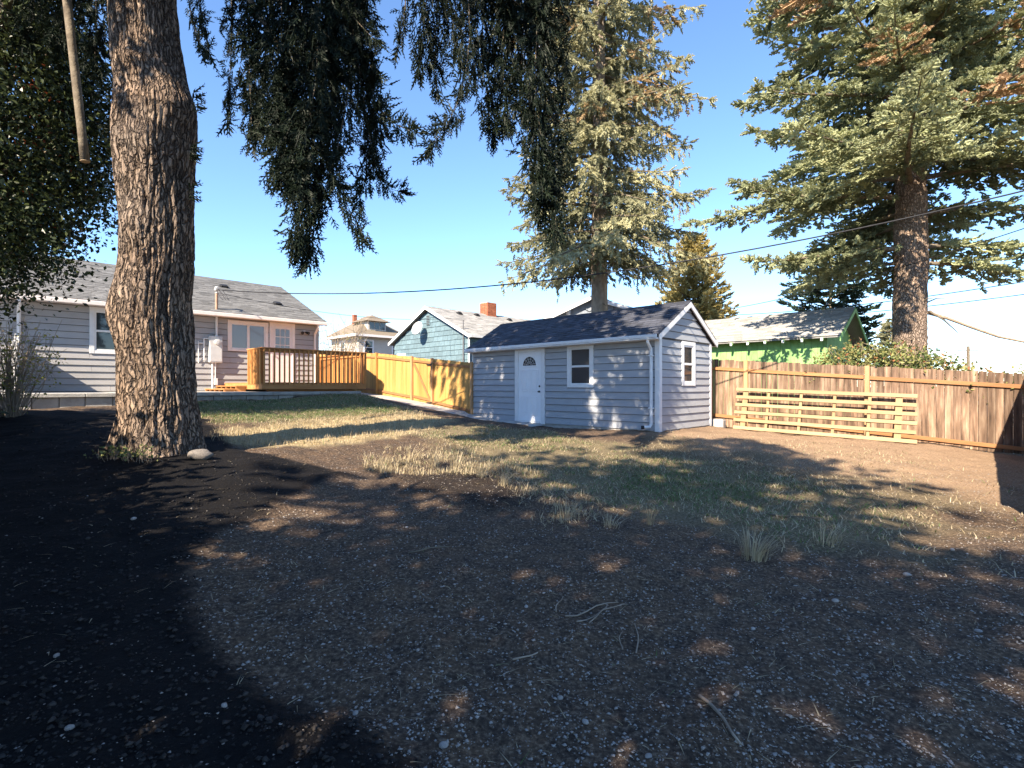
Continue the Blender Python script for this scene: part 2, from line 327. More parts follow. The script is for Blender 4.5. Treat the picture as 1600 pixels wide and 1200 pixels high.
def lap(parent, name, mat, loc, rz, xb0, xb1, xt0, xt1, z0, z1, thick=.036):
    """one lap siding board: thick at its lower edge, outer face towards local -y"""
    ov = -.012
    v = [(xb0,0,z0),(xb1,0,z0),(xt1,0,z1+ov),(xt0,0,z1+ov),(xb0,-thick,z0),(xb1,-thick,z0),(xt1,-.008,z1+ov),(xt0,-.008,z1+ov)]
    f = [(0,3,2,1)[::-1][::-1],(4,5,6,7),(0,1,5,4),(1,2,6,5),(2,3,7,6),(3,0,4,7)]
    return part(name, (v, f), mat, parent, loc, (0,0,rz))
def siding(parent, mat, loc, rz, x0, x1, z0, z1, expo, openings=(), gable=None, name='siding_board'):
    """courses of lap boards round the openings (x0,x1,z0,z1); gable=(zspring, zapex) narrows them"""
    n = int(math.ceil((z1-z0)/expo-.01)); xm = (x0+x1)/2
    def half(z):
        if gable is None or z <= gable[0]: return (x1-x0)/2
        return max(.02, (x1-x0)/2*(gable[1]-z)/(gable[1]-gable[0]))
    for i in range(n):
        a, b = z0+i*expo, min(z0+(i+1)*expo, z1)
        segs = [(x0, x1, a, b)]
        for (ox0, ox1, oz0, oz1) in openings:
            nxt = []
            for (p, q, c, d) in segs:
                if oz1 <= c or oz0 >= d or ox1 <= p or ox0 >= q: nxt.append((p, q, c, d)); continue
                if ox0-p > .02: nxt.append((p, ox0, c, d))
                if q-ox1 > .02: nxt.append((ox1, q, c, d))
                if oz0-c > .02: nxt.append((max(p, ox0), min(q, ox1), c, oz0))
                if d-oz1 > .02: nxt.append((max(p, ox0), min(q, ox1), oz1, d))
            segs = nxt
        cut = []
        for (p, q, c, d) in segs:
            if q-p > 2.6 and gable is None:
                j = p+(q-p)*random.uniform(.25, .75); cut += [(p, j-.002, c, d), (j+.002, q, c, d)]
            else: cut.append((p, q, c, d))
        for (p, q, c, d) in cut:
            hb, ht = half(c), half(min(d+.012, gable[1]-.02) if gable else d)
            lap(parent, name, mat, loc, rz, max(p, xm-hb), min(q, xm+hb), max(p, xm-ht), min(q, xm+ht), c, d)
def window(parent, loc, rz, x0, x1, z0, z1, trim=.1, tm='white', split='h', pane='glass', grid=None, sm='white'):
    """trim ring; sash and panes are its sub-parts; outer face local -y"""
    y = -.046
    w = part('window', join(geo_box(x0-.0, x0+trim, y, 0, z0, z1), geo_box(x1-trim, x1, y, 0, z0, z1), geo_box(x0+trim, x1-trim, y+.002, 0, z1-trim, z1), geo_box(x0+trim, x1-trim, y+.002, 0, z0, z0+trim*.8)), tm, parent, loc, (0,0,rz))
    a, b, c, d = x0+trim, x1-trim, z0+trim*.8, z1-trim; s = .045
    part('sash', join(geo_box(a, a+s, -.03, 0, c, d), geo_box(b-s, b, -.03, 0, c, d), geo_box(a+s, b-s, -.029, 0, c, c+s), geo_box(a+s, b-s, -.029, 0, d-s, d)), sm, w)
    if split == 'h':
        m_ = (c+d)/2; part('sash', geo_box(a+s, b-s, -.033, 0, m_-.03, m_+.03), sm, w); ps = [(a+s, b-s, c+s, m_-.03), (a+s, b-s, m_+.03, d-s)]
    elif split == 'v':
        m_ = (a+b)/2; part('sash', geo_box(m_-.04, m_+.04, -.033, 0, c+s, d-s), sm, w); ps = [(a+s, m_-.04, c+s, d-s), (m_+.04, b-s, c+s, d-s)]
    else: ps = [(a+s, b-s, c+s, d-s)]
    for (p, q, e, g) in ps: part('pane', geo_box(p, q, -.012, -.002, e, g, .001), pane, w)
    return w
def shingles(parent, mat, p0, ux, uy, L, S, expo=.14, tab=.3, seed=0, th=.012, name='shingles'):
    """courses of shingle tabs on the roof plane p0 + a*ux + b*uy (ux along the eave, uy up the slope)"""
    p0, ux, uy = Vector(p0), Vector(ux), Vector(uy); nrm = ux.cross(uy).normalized(); rg = np.random.default_rng(seed)
    V, F, T = [], [], []
    for i in range(int(math.ceil(S/expo))):
        b0, b1 = i*expo, min((i+1)*expo+.03, S); off = (i % 2)*tab*.5+rg.random()*.08-tab
        a = off
        while a < L:
            w = tab*rg.uniform(.75, 1.2); a0, a1 = max(a, 0), min(a+w-.006, L); a += w
            if a1-a0 < .02: continue
            t = th*rg.uniform(.8, 1.7); o = len(V); e = b0+rg.uniform(-.006, .006)
            q = [p0+ux*a0+uy*e, p0+ux*a1+uy*e, p0+ux*a1+uy*b1, p0+ux*a0+uy*b1]
            V += [tuple(x) for x in q]+[tuple(q[0]+nrm*t), tuple(q[1]+nrm*t), tuple(q[2]+nrm*.003), tuple(q[3]+nrm*.003)]
            F += [(o+4,o+5,o+6,o+7),(o,o+1,o+5,o+4),(o+1,o+2,o+6,o+5),(o+3,o,o+4,o+7)]; T += [rg.random()]*4
    o = link(name, mesh(name, V, F, mat, tint=T), parent); o['kind'] = 'stuff'
    return o
# ---------------------------------------------------------------- ground
def build_ground():
    xs = np.r_[-900,-400,-200,-100,-60,-40,-28,-20,-16, np.arange(-14, 13.01, .088), 16,20,28,40,60,100,200,400,900]
    ys = np.r_[-900,-400,-200,-100,-50,-25,-14,-8,-4,-2, np.arange(0, 19.01, .088), 20,21,22,24,26,30,36,45,60,90,150,300,900]
    X, Y = np.meshgrid(xs, ys); x, y = X.ravel(), Y.ravel(); z = ground_h(x, y)
    v = np.stack([x, y, z], 1); nx, ny = len(xs), len(ys)
    i = np.arange(nx*ny).reshape(ny, nx); f = np.stack([i[:-1,:-1], i[:-1,1:], i[1:,1:], i[1:,:-1]], -1).reshape(-1, 4)
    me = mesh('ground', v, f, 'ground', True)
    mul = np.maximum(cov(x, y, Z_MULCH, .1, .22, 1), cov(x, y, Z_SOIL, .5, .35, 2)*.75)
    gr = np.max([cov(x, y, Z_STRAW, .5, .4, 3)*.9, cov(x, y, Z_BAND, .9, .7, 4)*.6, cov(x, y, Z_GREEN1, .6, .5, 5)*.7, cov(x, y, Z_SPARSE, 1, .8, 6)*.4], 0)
    for nm, a in (('mulch', mul), ('grass', gr), ('dry', cov(x, y, [(3.4,12.6),(5.8,14.9),(8.6,13.3),(12.5,10.3),(9.5,7.2),(6.8,6.6),(5.6,9.0),(4.2,10.8)], 1.6, 1.0, 14)*.85), ('straw', cov(x, y, Z_STRAW, .5, .45, 3)*(.6+.6*fbm(x*3, y*3, 0, 3, 8)))):  # includes the mask of ground painted paler where sun falls by the fence
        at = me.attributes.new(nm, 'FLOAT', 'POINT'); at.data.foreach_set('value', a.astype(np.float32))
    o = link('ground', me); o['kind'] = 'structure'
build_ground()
A45 = math.radians(45)
HX, HY = Vector((math.cos(A45), math.sin(A45), 0)), Vector((-math.sin(A45), math.cos(A45), 0))   # house axes
HO = Vector((-13.05, 13.46, 0)); HZ = 1.45
def hpt(x, y, z=0): return HO+HX*x+HY*y+Vector((0,0,z))
SX, SY = Vector((math.cos(A45), -math.sin(A45), 0)), Vector((math.sin(A45), math.cos(A45), 0))    # shed axes
SO = Vector((-1.33, 17.55, 0)); SZ = .45

# concrete path along the cedar fence and the shed
def build_path():
    V, F = [], []
    ts = np.linspace(-3.3, 9.5, 60)
    for t in ts:
        a = SO+SX*(-t)+SY*(-.06); w = .95 if t > .2 else .62
        b = SO+SX*(-t)+SY*(-w)
        z = max(gz(a.x, a.y), gz(b.x, b.y))+.012
        V += [(a.x, a.y, z+.01), (b.x, b.y, z), (b.x, b.y, z-.15)]
    for i in range(len(ts)-1):
        k = i*3; F += [(k, k+1, k+4, k+3), (k+1, k+2, k+5, k+4)]
    o = link('path', mesh('path', V, F, 'concrete')); o['kind'] = 'structure'
build_path()
# patio slab with its block retaining wall
pt = link('patio', None, None, (HO.x, HO.y, HZ), (0,0,A45)); pt['kind'] = 'structure'
x = -3.0
while x < 7.8:
    w = min(1.36, 7.9-x); bx('slab', 'concrete', pt, x, x+w-.008, -3.78, 0, -.09, 0, .008); x += w
rw = thing('retaining_wall', 'low concrete block retaining wall holding up the patio of the grey house', 'wall', (HO.x, HO.y, HZ), A45)
x = -3.0; k = 0
while x < 7.7:
    w = random.uniform(.36, .5); j = random.uniform(-.012, .012)
    bx('block', 'concrete', rw, x, x+w-.012, -3.70+j, -3.45, -.62, -.095, .012); x += w

# ---------------------------------------------------------------- grey house with the deck
def build_house():
    h = thing('grey_house', 'single storey grey lap sided house with grey shingle roof behind the deck', 'house', (HO.x, HO.y, HZ), A45)
    L, DP, EH = 8.16, 8.0, 2.56
    part('wall_core', join(geo_box(-3.2, L-.02, .0, DP, -.5, EH)), 'core', h)
    ops = [(1.5,2.95,1.09,2.42),(5.06,6.35,1.34,2.37),(6.40,7.28,.27,2.42)]
    siding(h, 'siding_h', (0,0,0), 0, -3.2, L-.08, .02, EH-.04, .185, ops)
    part('corner_board', geo_box(L-.1, L+.012, -.04, .06, 0, EH-.05), 'siding_h', h)
    siding(h, 'siding_h', (L-.02,0,0), math.pi/2, .06, DP, .02, EH-.04, .185)
    window(h, (0,0,0), 0, 1.5, 2.95, 1.09, 2.42, .11)
    window(h, (0,0,0), 0, 5.06, 6.35, 1.34, 2.37, .09, 'warm_trim', 'v', 'glass_pale', sm='warm_trim')
    # door with a nine light window
    d = part('door', geo_box(6.5, 7.18, -.03, 0, .3, 2.33), 'warm_trim', h)
    part('door_frame', join(geo_box(6.40, 6.5, -.046, 0, .27, 2.42), geo_box(7.18, 7.28, -.046, 0, .27, 2.42), geo_box(6.5, 7.18, -.044, 0, 2.33, 2.42)), 'warm_trim', d)
    for i in range(3):
        for j in range(3):
            a = 6.6+i*.17; c = 1.35+j*.29
            part('pane', geo_box(a, a+.145, -.037, -.028, c, c+.26, .001), 'glass_pale', d)
    part('handle', geo_tube([(6.56,-.03,1.25),(6.56,-.08,1.25)], .025, 10), 'metal', d)
    # roof
    ov = .32; S = math.hypot(4.0+ov, 1.87); sl = Vector((0, (4.0+ov)/S, 1.87/S)); ez = EH-.02
    prof = [(-ov, ez-.12), (-ov, ez+.02), (4.0, ez+1.89), (8+ov, ez+.02), (8+ov, ez-.12), (4.0, ez+1.75)]
    v, f = geo_prism([(p, q) for p, q in prof], -3.5, L+.16)
    rf = part('roof', ([(b, a, c) for a, b, c in v], [t[::-1] for t in f]), 'shingle_grey', h)
    shingles(rf, 'shingle_grey', (-3.5, -ov-.02, ez+.02), (1,0,0), sl, L+3.68, S, .15, .3, 3)
    part('ridge_cap', geo_prism([(3.86, ez+1.845), (4.0, ez+1.925), (4.14, ez+1.845), (4.0, ez+1.87)], -3.5, L+.16) and ([(b, a, c) for a, b, c in geo_prism([(3.86, ez+1.845), (4.0, ez+1.925), (4.14, ez+1.845), (4.0, ez+1.87)], -3.5, L+.17)[0]], geo_prism([(3.86, 0), (4.0, 1), (4.14, 0), (4.0, .5)], 0, 1)[1]), 'shingle_grey', rf)
    part('gutter', join(geo_box(-3.5, L+.16, -ov-.13, -ov-.012, ez-.12, ez-.0, .012)), 'warm_trim', h)
    part('rake_board', ([(L+.165+dx, y_, z_) for dx in (0,.03) for (y_, z_) in ((-ov, ez-.14), (4.0, ez+1.73), (4.0, ez+1.87), (-ov, ez))], [(0,1,2,3),(7,6,5,4),(0,4,5,1),(1,5,6,2),(2,6,7,3),(3,7,4,0)]), 'warm_trim', h)
    part('soffit', geo_box(-3.5, L+.15, -ov, -.03, ez-.1, ez-.08), 'warm_trim', h)
    part('gable_wall', ([(L-.02, .02, EH-.05), (L-.02, 7.98, EH-.05), (L-.02, 4, ez+1.72), (L-.1, .02, EH-.05), (L-.1, 7.98, EH-.05), (L-.1, 4, ez+1.72)], [(0,1,2),(5,4,3),(0,2,5,3),(1,4,5,2),(0,3,4,1)]), 'siding_h', h)
    for (a, s) in ((4.05, 3.55), (5.75, 3.45), (7.15, 1.75)):      # low box vents
        c = Vector((a, -ov, ez+.02))+sl*s
        part('roof_vent', join(geo_box(-.17, .17, -.15, .17, .0, .02), geo_box(-.13, .13, -.12, .12, .02, .1, .02)), 'black', rf, tuple(c), (math.atan2(1.87, 4.32), 0, 0))
    # downspouts
    part('downspout', join(geo_tube([(L-.16,-ov-.07,ez-.1),(L-.16,-ov-.07,ez-.2),(L-.16,-.1,ez-.42),(L-.16,-.075,ez-.6),(L-.16,-.075,.05)], .042, 8)), 'warm_trim', h)
    part('downspout', join(geo_tube([(.06,-ov-.07,ez-.1),(.06,-ov-.07,ez-.2),(.06,-.1,ez-.42),(.06,-.075,ez-.6),(.06,-.075,.05)], .042, 8)), 'white', h)
    # twin flood lamp by the door
    fl = part('wall_lamp', geo_tube([(7.62,0,2.16),(7.62,-.06,2.16)], .055, 12), 'white', h)
    for s in (-1, 1): part('lamp_head', geo_tube([(7.62+s*.02,-.06,2.15),(7.62+s*.09,-.13,2.12),(7.62+s*.12,-.17,2.1)], [.025,.05,.06], 10), 'black', fl)
    # electric meter, conduits and the mast through the roof
    mb = part('meter_box', geo_box(4.49, 4.87, -.17, -.025, .93, 1.79, .012), 'metal', h)
    part('meter', geo_tube([(4.72,-.17,1.6),(4.72,-.24,1.6),(4.72,-.25,1.6)], [.095,.09,.04], 16), 'metal', mb)
    part('box_door', geo_box(4.51, 4.85, -.178, -.168, .97, 1.46, .004), 'metal', mb)
    part('conduit', geo_tube([(4.72,-.07,1.79),(4.72,-.07,2.5)], .035, 8), 'white', h)
    part('conduit', join(geo_tube([(4.6,-.08,.93),(4.6,-.08,.0)], .03, 8), geo_tube([(4.68,-.08,.93),(4.68,-.08,.25)], .022, 8), geo_box(4.64, 4.74, -.13, -.03, .2, .42)), 'white', h)
    part('conduit', join(geo_tube([(4.36,-.06,1.7),(4.36,-.06,1.0)], .018, 8), geo_tube([(4.36,-.06,1.7),(4.49,-.06,1.7)], .018, 8), geo_tube([(4.22,-.06,1.55),(4.36,-.06,1.55)], .015, 8), geo_tube([(4.2,-.06,1.6),(4.2,-.06,.9)], .012, 8)), 'white', h)
    ms = part('service_mast', geo_tube([(4.72,-.07,2.5),(4.72,-.07,3.22)], .045, 10), 'rust', h)
    part('weather_head', geo_tube([(4.72,-.07,3.2),(4.72,-.07,3.3),(4.72,-.12,3.36),(4.72,-.2,3.34)], [.06,.075,.07,.05], 10), 'metal', ms)
    for q in range(3):
        pts = [(4.72+.0*q,-.2,3.32)]+[(4.72+math.sin(t*math.pi)*(.16+.05*q)+t*.1*(q-1), -.25-.12*t, 3.32-.32*math.sin(t*math.pi)-.06*t) for t in np.linspace(.1, 1, 8)]
        part('drip_loop', geo_tube(pts, .009, 6), 'wire', ms)
build_house()

def build_deck():
    d = thing('deck', 'orange stained timber deck with slatted railing outside the grey house', 'deck', (HO.x, HO.y, HZ), A45)
    X0, X1, Y0, Y1, FZ = 4.95, 8.2, -3.48, -.06, .27
    y = Y0+.02
    while y < Y1-.05: bx('deck_board', 'deckwood_x', d, X0, X1, y, min(y+.138, Y1), FZ-.03, FZ, .004); y += .144
    for a, b_, c, e in ((X0, X1, Y0+.0, Y0+.038), (X0+.04, X1-.04, Y1-.04, Y1)): bx('rim_beam', 'deckwood_x', d, a, b_, c, e, FZ-.2, FZ-.032)
    for xx in (X0, X1-.038): bx('rim_beam', 'deckwood_x', d, xx, xx+.038, Y0+.04, Y1-.045, FZ-.2, FZ-.032)
    bx('support_beam', 'deckwood_x', d, X0+.25, X1-.35, Y0+.25, Y0+.34, FZ-.27, FZ-.205)
    for xx in (X0+.28, (X0+X1)/2, X1-.5): bx('footing', 'deckwood', d, xx, xx+.09, Y0+.25, Y0+.34, 0, FZ-.272)
    top = FZ+1.0
    def rail(p0, p1, n, side):
        p0, p1 = Vector(p0), Vector(p1); L_ = (p1-p0).length; rz = math.atan2(p1.y-p0.y, p1.x-p0.x)
        bx('top_rail', 'deckwood_x', d, -.02, L_+.02, -.045, .09, top-.035, top, .006, loc=(p0.x, p0.y, 0), rz=rz)
        bx('under_rail', 'deckwood_x', d, 0, L_, 0, .036, top-.13, top-.037, .004, loc=(p0.x, p0.y, 0), rz=rz)
        me = mesh('baluster', *geo_box(0, .04, -.04, -.002, 0, top-.037-(FZ-.05), .004), 'deckwood')
        for i in range(n):
            t = (i+.3)/n*L_; p = p0+(p1-p0).normalized()*t
            link('baluster', me, d, (p.x, p.y, FZ-.05), (0,0,rz))
    rail((X0, Y0, 0), (X1, Y0, 0), 23, 1)
    rail((X0, Y0+1.1, 0), (X0, Y0, 0), 9, 1)
    rail((X1, Y0, 0), (X1, Y1-.02, 0), 26, 1)
    for px_, py_ in ((X0+.01, Y0+.05), (X1-.1, Y0+.05), (X0+.01, Y0+1.0), (X1-.1, Y1-.12), ((X0+X1)/2, Y0+.05)):
        bx('rail_post', 'deckwood', d, px_, px_+.088, py_, py_+.088, FZ, top-.037, .006)
    for i, (a, z) in enumerate(((X0-.30, .18), (X0-.62, .09))):      # steps down to the patio
        for q in range(2): bx('tread', 'deckwood_x', d, a, a+.30, -2.25+q*.0+q*1.02, -1.25+q*1.02, z-.035, z, .005)
        for q in range(5): bx('stringer', 'deckwood_x', d, a+.01, a+.29, -2.2+q*.47, -2.16+q*.47, 0.0, z-.036, .003)
build_deck()
gd = thing('low_gate_fence', 'low grey board fence running out from the house corner behind the bare shrub', 'fence', (HO.x, HO.y, HZ), A45)
for i in range(13): bx('board', 'siding_h', gd, -.05, -.03, -.1-(i+1)*.19, -.1-i*.19-.004, -.0, 1.36, .003)
for z in (.3, 1.1): bx('rail', 'siding_h', gd, -.1, -.052, -2.57, -.1, z, z+.08)

# ---------------------------------------------------------------- garden shed
def build_shed():
    s = thing('garden_shed', 'blue grey lap sided garden shed with white door and dark shingle roof', 'shed', (SO.x, SO.y, SZ), -A45)
    L, Wd, EH = 7.0, 2.9, 2.36
    apex = 3.30
    part('wall_core', geo_box(.01, L-.01, .01, Wd-.01, .07, EH), 'core', s)
    part('foundation', geo_box(.0, L, .0, Wd, -.35, .068, .01), 'concrete', s)
    gb = [(L-.012,.01,EH),(L-.012,Wd-.01,EH),(L-.012,Wd/2,apex-.04),(.012,.01,EH),(.012,Wd-.01,EH),(.012,Wd/2,apex-.04)]
    part('gable_core', (gb, [(0,1,2),(5,4,3),(0,2,5,3),(1,4,5,2)]), 'core', s)
    ops = [(2.05,3.29,-.2,2.4),(4.14,5.05,1.12,2.33)]
    siding(s, 'siding', (0,0,0), 0, .02, L-.1, .06, EH, .19, ops)
    go = [(1.13,1.89,1.17,2.34)]
    siding(s, 'siding', (L,0,0), math.pi/2, .09, Wd-.09, .06, EH, .19, go)
    # upper gable courses follow the rake
    n = 5; a0 = .06+13*.19-.19*.0
    z = .06+13*.19-.19
    z = EH+.012
    while z < apex-.06:
        z1 = min(z+.19, apex-.03); hf = lambda q: max(.015, Wd/2*(apex-q)/(apex-EH))
        lap(s, 'siding_board', 'siding', (L,0,0), math.pi/2, Wd/2-hf(z), Wd/2+hf(z), Wd/2-hf(min(z1+.012, apex-.02)), Wd/2+hf(min(z1+.012, apex-.02)), z, z1); z = z1+.0
    for (x0, x1, y0, y1) in ((L-.1, L+.03, -.034, -.0), (L+.0, L+.033, .0, .09), (L+.0, L+.033, Wd-.09, Wd+.03), (-.03, .02, -.034, .06)):
        bx('corner_board', 'white', s, x0, x1, y0, y1, .03, EH)
    # front door
    d = part('door', geo_box(2.2, 3.14, -.028, .0, .12, 2.2, .003), 'whitedoor', s)
    part('door_frame', join(geo_box(2.05, 2.2, -.05, 0, .03, 2.36), geo_box(3.14, 3.29, -.05, 0, .03, 2.36), geo_box(2.2, 3.14, -.048, 0, 2.2, 2.36), geo_box(2.2, 3.14, -.06, 0, .05, .118)), 'white', d)
    for (a, b_) in ((2.33, 2.61), (2.73, 3.01)):
        for (c, e) in ((.28, .86), (1.0, 1.66)):
            part('panel', join(geo_box(a, a+.03, -.04, -.026, c, e), geo_box(b_-.03, b_, -.04, -.026, c, e), geo_box(a+.03, b_-.03, -.0395, -.026, c, c+.03), geo_box(a+.03, b_-.03, -.0395, -.026, e-.03, e), geo_box(a+.06, b_-.06, -.038, -.026, c+.06, e-.06, .008)), 'whitedoor', d)
    cx, cz, r = 2.67, 1.79, .27
    fan = [(cx+r*math.cos(t), cz+r*math.sin(t)) for t in np.linspace(0, math.pi, 17)]
    part('pane', geo_prism(fan, -.036, -.027), 'glass', d)
    rim = []
    for i in range(16):
        t0, t1 = i*math.pi/16, (i+1)*math.pi/16
        rim.append(geo_prism([(cx+q*math.cos(t), cz+q*math.sin(t)) for q, t in ((r, t0), (r, t1), (r+.035, t1), (r+.035, t0))], -.042, -.026))
    rim.append(geo_box(cx-r-.03, cx+r+.03, -.042, -.026, cz-.035, cz))
    part('fanlight_frame', join(*rim), 'whitedoor', d)
    cam_ = [geo_tube([(cx+.04*math.cos(t), -.038, cz+.02+.04*math.sin(t)), (cx+.26*math.cos(t), -.038, cz+.26*math.sin(t))], .006, 5) for t in np.linspace(.25, math.pi-.25, 6)]
    cam_ += [geo_tube([(cx+q*math.cos(t), -.038, cz+q*math.sin(t)) for t in np.linspace(.05, math.pi-.05, 12)], .005, 5) for q in (.12, .2)]
    part('leading', join(*cam_), 'metal', d)
    part('knob', join(geo_tube([(3.08,-.028,1.0),(3.08,-.06,1.0),(3.08,-.075,1.0),(3.08,-.1,1.0)], [.03,.012,.03,.02], 12), geo_tube([(3.08,-.028,1.16),(3.08,-.045,1.16)], .03, 12)), 'black', d)
    window(s, (0,0,0), 0, 4.14, 5.05, 1.12, 2.33, .1)
    window(s, (L,0,0), math.pi/2, 1.13, 1.89, 1.17, 2.34, .1)
    # roof
    ov = .2; ez = 2.42; S = math.hypot(Wd/2+ov, .98); sl = Vector((0, (Wd/2+ov)/S, .98/S)); sr = Vector((0, -(Wd/2+ov)/S, .98/S))
    prof = [(-ov, ez-.1), (-ov, ez), (Wd/2, ez+.98), (Wd+ov, ez), (Wd+ov, ez-.1), (Wd/2, ez+.87)]
    v, f = geo_prism(prof, -.12, L+.1)
    rf = part('roof', ([(b, a, c) for a, b, c in v], [t[::-1] for t in f]), 'shingle_dark', s)
    shingles(rf, 'shingle_dark', (-.14, -ov-.03, ez-.005), (1,0,0), sl, L+.27, S+.03, .135, .22, 5)
    shingles(rf, 'shingle_dark', (L+.13, Wd+ov+.03, ez-.005), (-1,0,0), sr, L+.27, S+.03, .135, .3, 6)
    cap = [(Wd/2-.13, ez+.915), (Wd/2, ez+1.0), (Wd/2+.13, ez+.915), (Wd/2+.13, ez+.925), (Wd/2, ez+1.012), (Wd/2-.13, ez+.925)]
    for i in range(30):
        v, f = geo_prism(cap, -.14+i*.242, -.14+(i+1)*.242-.004); part('ridge_cap', ([(b, a, c+(i % 2)*.002) for a, b, c in v], [t[::-1] for t in f]), 'shingle_dark', rf)
    for sgn in (0, 1):                                                # rake boards on the near gable
        y0 = -ov if sgn == 0 else Wd+ov
        q = [(y0, ez-.15), (Wd/2, ez+.83), (Wd/2, ez+.97), (y0, ez-.005)]
        part('rake_board', ([(L+.102+dx, a, c) for dx in (0, .028) for a, c in q], [(0,1,2,3),(7,6,5,4),(0,4,5,1),(1,5,6,2),(2,6,7,3),(3,7,4,0)]), 'white', s)
    for (y0, y1) in ((-ov-.1, -ov-.004), (Wd+ov+.004, Wd+ov+.1)):
        part('gutter', join(geo_box(-.12, L+.1, y0, y1, ez-.12, ez-.085, .01), geo_box(-.12, L+.1, y0-.01 if y0 < 0 else y1-.02, y0+.02 if y0 < 0 else y1+.01, ez-.083, ez-.0, .008)), 'white', s)
    part('soffit', geo_box(-.1, L+.09, -ov, -.03, ez-.13, ez-.102), 'white', s)
    dsp = part('downspout', join(geo_tube([(L-.17,-ov-.05,ez-.1),(L-.17,-ov-.05,ez-.18),(L-.17,-.1,ez-.34),(L-.17,-.085,ez-.45),(L-.17,-.085,.22),(L-.19,-.12,.15),(L-.3,-.2,.14)], .04, 8)), 'white', s)
    part('outlet', geo_tube([(L-.29,-.195,.14),(L-.36,-.235,.135)], .046, 8), 'black', dsp)
    for z in (1.9, .6): part('strap', geo_box(L-.23, L-.11, -.13, -.034, z, z+.03), 'white', dsp)
build_shed()

# ---------------------------------------------------------------- cedar fence and gate on the shed line
def build_cedar():
    f = thing('cedar_fence', 'new golden cedar board fence between the shed and the deck', 'fence', (SO.x, SO.y, 0), -A45)
    g = thing('garden_gate', 'cedar board gate with diagonal brown brace between the fence posts', 'gate', (SO.x, SO.y, 0), -A45)
    top = lambda t: 2.42+.0975*t if t < 6.3 else 3.034+.05*(t-6.3)
    def bot(t):
        p = SO-SX*t; return gz(p.x, p.y)+.05
    t = .12
    while t < 13.2:
        gate = 2.36 < t < 3.56; w = .139
        bx('board', 'cedar', g if gate else f, -t-w+.003, -t, random.uniform(0, .004), .02, bot(t+w/2)+(.05 if gate else 0), top(t)+random.uniform(-.006, .006)-(.02 if gate else 0), .003); t += w
    def prail(par, t0, t1, dz, from_top, name='rail', mat='cedar_x', y=(-.045, -.003), h=.088):
        z0, z1 = (top(t0)-dz, top(t1)-dz) if from_top else (bot(t0)+dz, bot(t1)+dz)
        L_ = math.hypot(t1-t0, z1-z0); o = part(name, geo_box(0, L_, y[0], y[1], -h, 0), mat, par, (-t0, 0, z0), (0, -math.atan2(z1-z0, -(t1-t0)), 0))
        o.rotation_euler = (0, math.atan2(-(z1-z0), -(t1-t0)), 0)
        return o
    posts = [.02, 2.29, 3.63, 6.29, 8.6, 11.0]
    for a, b_ in ((.06, 2.25), (3.68, 6.25), (6.33, 8.56), (8.64, 10.96)):
        prail(f, a, b_, .2, True); prail(f, a, b_, .16, False)
    for p in posts:
        q = SO-SX*p
        bx('post', 'cedar_post' if p < 4 else 'cedar', f, -p-.05, -p+.05, -.096, -.004, gz(q.x, q.y)-.3, top(p)+.02, .006)
    prail(g, 2.36, 3.56, .2, True); prail(g, 2.36, 3.56, .2, False)
    z0, z1 = bot(2.42)+.2, top(3.5)-.28
    L_ = math.hypot(1.08, z1-z0); part('brace', geo_box(0, L_, -.044, -.004, -.044, .044), 'cedar_x', g, (-2.42, 0, z0), (0, math.atan2(-(z1-z0), -1.08), 0))
    for z in (top(2.4)-.28, bot(2.4)+.1): part('hinge', join(geo_box(-2.36, -2.24, -.108, -.1, z+.02, z+.08), geo_box(-2.66, -2.36, -.052, -.046, z+.03, z+.07)), 'black', g)
build_cedar()

# ---------------------------------------------------------------- weathered fence on the right and its return
FB, FK = Vector((6.0, 15.45, 0)), Vector((11.45, 11.25, 0))
FD = (FK-FB).normalized(); FL = (FK-FB).length; FA = math.atan2(FD.y, FD.x)
POST = (0, 1.0, 3.88)
ftop = lambda t: 2.42-.55*t/FL
def build_old():
    f = thing('weathered_fence', 'weathered brown board fence with orange rails along the right of the yard', 'fence', (FB.x, FB.y, 0), FA)
    t = -.35
    while t < FL:
        w = random.uniform(.135, .16); p = FB+FD*(t+w/2)
        bx('board', 'oldboard', f, t, t+w-random.uniform(.003, .008), random.uniform(.0, .006), .022, gz(p.x, p.y)+.02, ftop(t)+random.uniform(-.014, .014), .003); t += w
    sl = math.atan2(.55, FL)
    for (a, b_, dz, mt) in ((.05, POST[1]-.06, .22, 'cedar_x'), (POST[1]+.06, POST[2]-.06, .23, 'cedar_x'), (POST[2]+.06, FL-.05, .24, 'cedar_x'), (.05, POST[1]-.06, 1.62, 'cedar_x'), (POST[1]+.06, POST[2]-.06, 1.62, 'cedar_x'), (POST[2]+.06, FL-.05, 1.62, 'cedar_x')):
        part('rail', geo_box(0, b_-a, -.044, -.003, -.09, 0), mt, f, (a, 0, ftop(a)-dz), (0, sl, 0))
    for p_, mt in ((.0, 'cedar_post'), (POST[1], 'cedar_post'), (POST[2], 'panelwood_z'), (FL-.02, 'cedar_post')):
        q = FB+FD*p_; bx('post', mt, f, p_-.055, p_+.055, -.1, -.006, gz(q.x, q.y)-.3, ftop(p_)+.02, .006)
    # return fence running back towards the viewer, outside the picture: its shade lies across the corner
    r = thing('return_fence', 'tall board fence running back from the right end of the weathered fence', 'fence', (FK.x, FK.y, 0), math.atan2(-.73, -.68))
    for i in range(58):
        p = FK+Vector((-.68, -.73, 0))*(i*.15+.1)
        bx('board', 'oldboard', r, .03+i*.15, .03+i*.15+.145, 0, .022, gz(p.x, p.y)-.02, 2.25-.04*i*.15, .003)
    for z in (.5, 1.5): bx('rail', 'cedar_x', r, .03, 8.7, .025, .065, z, z+.09)
build_old()
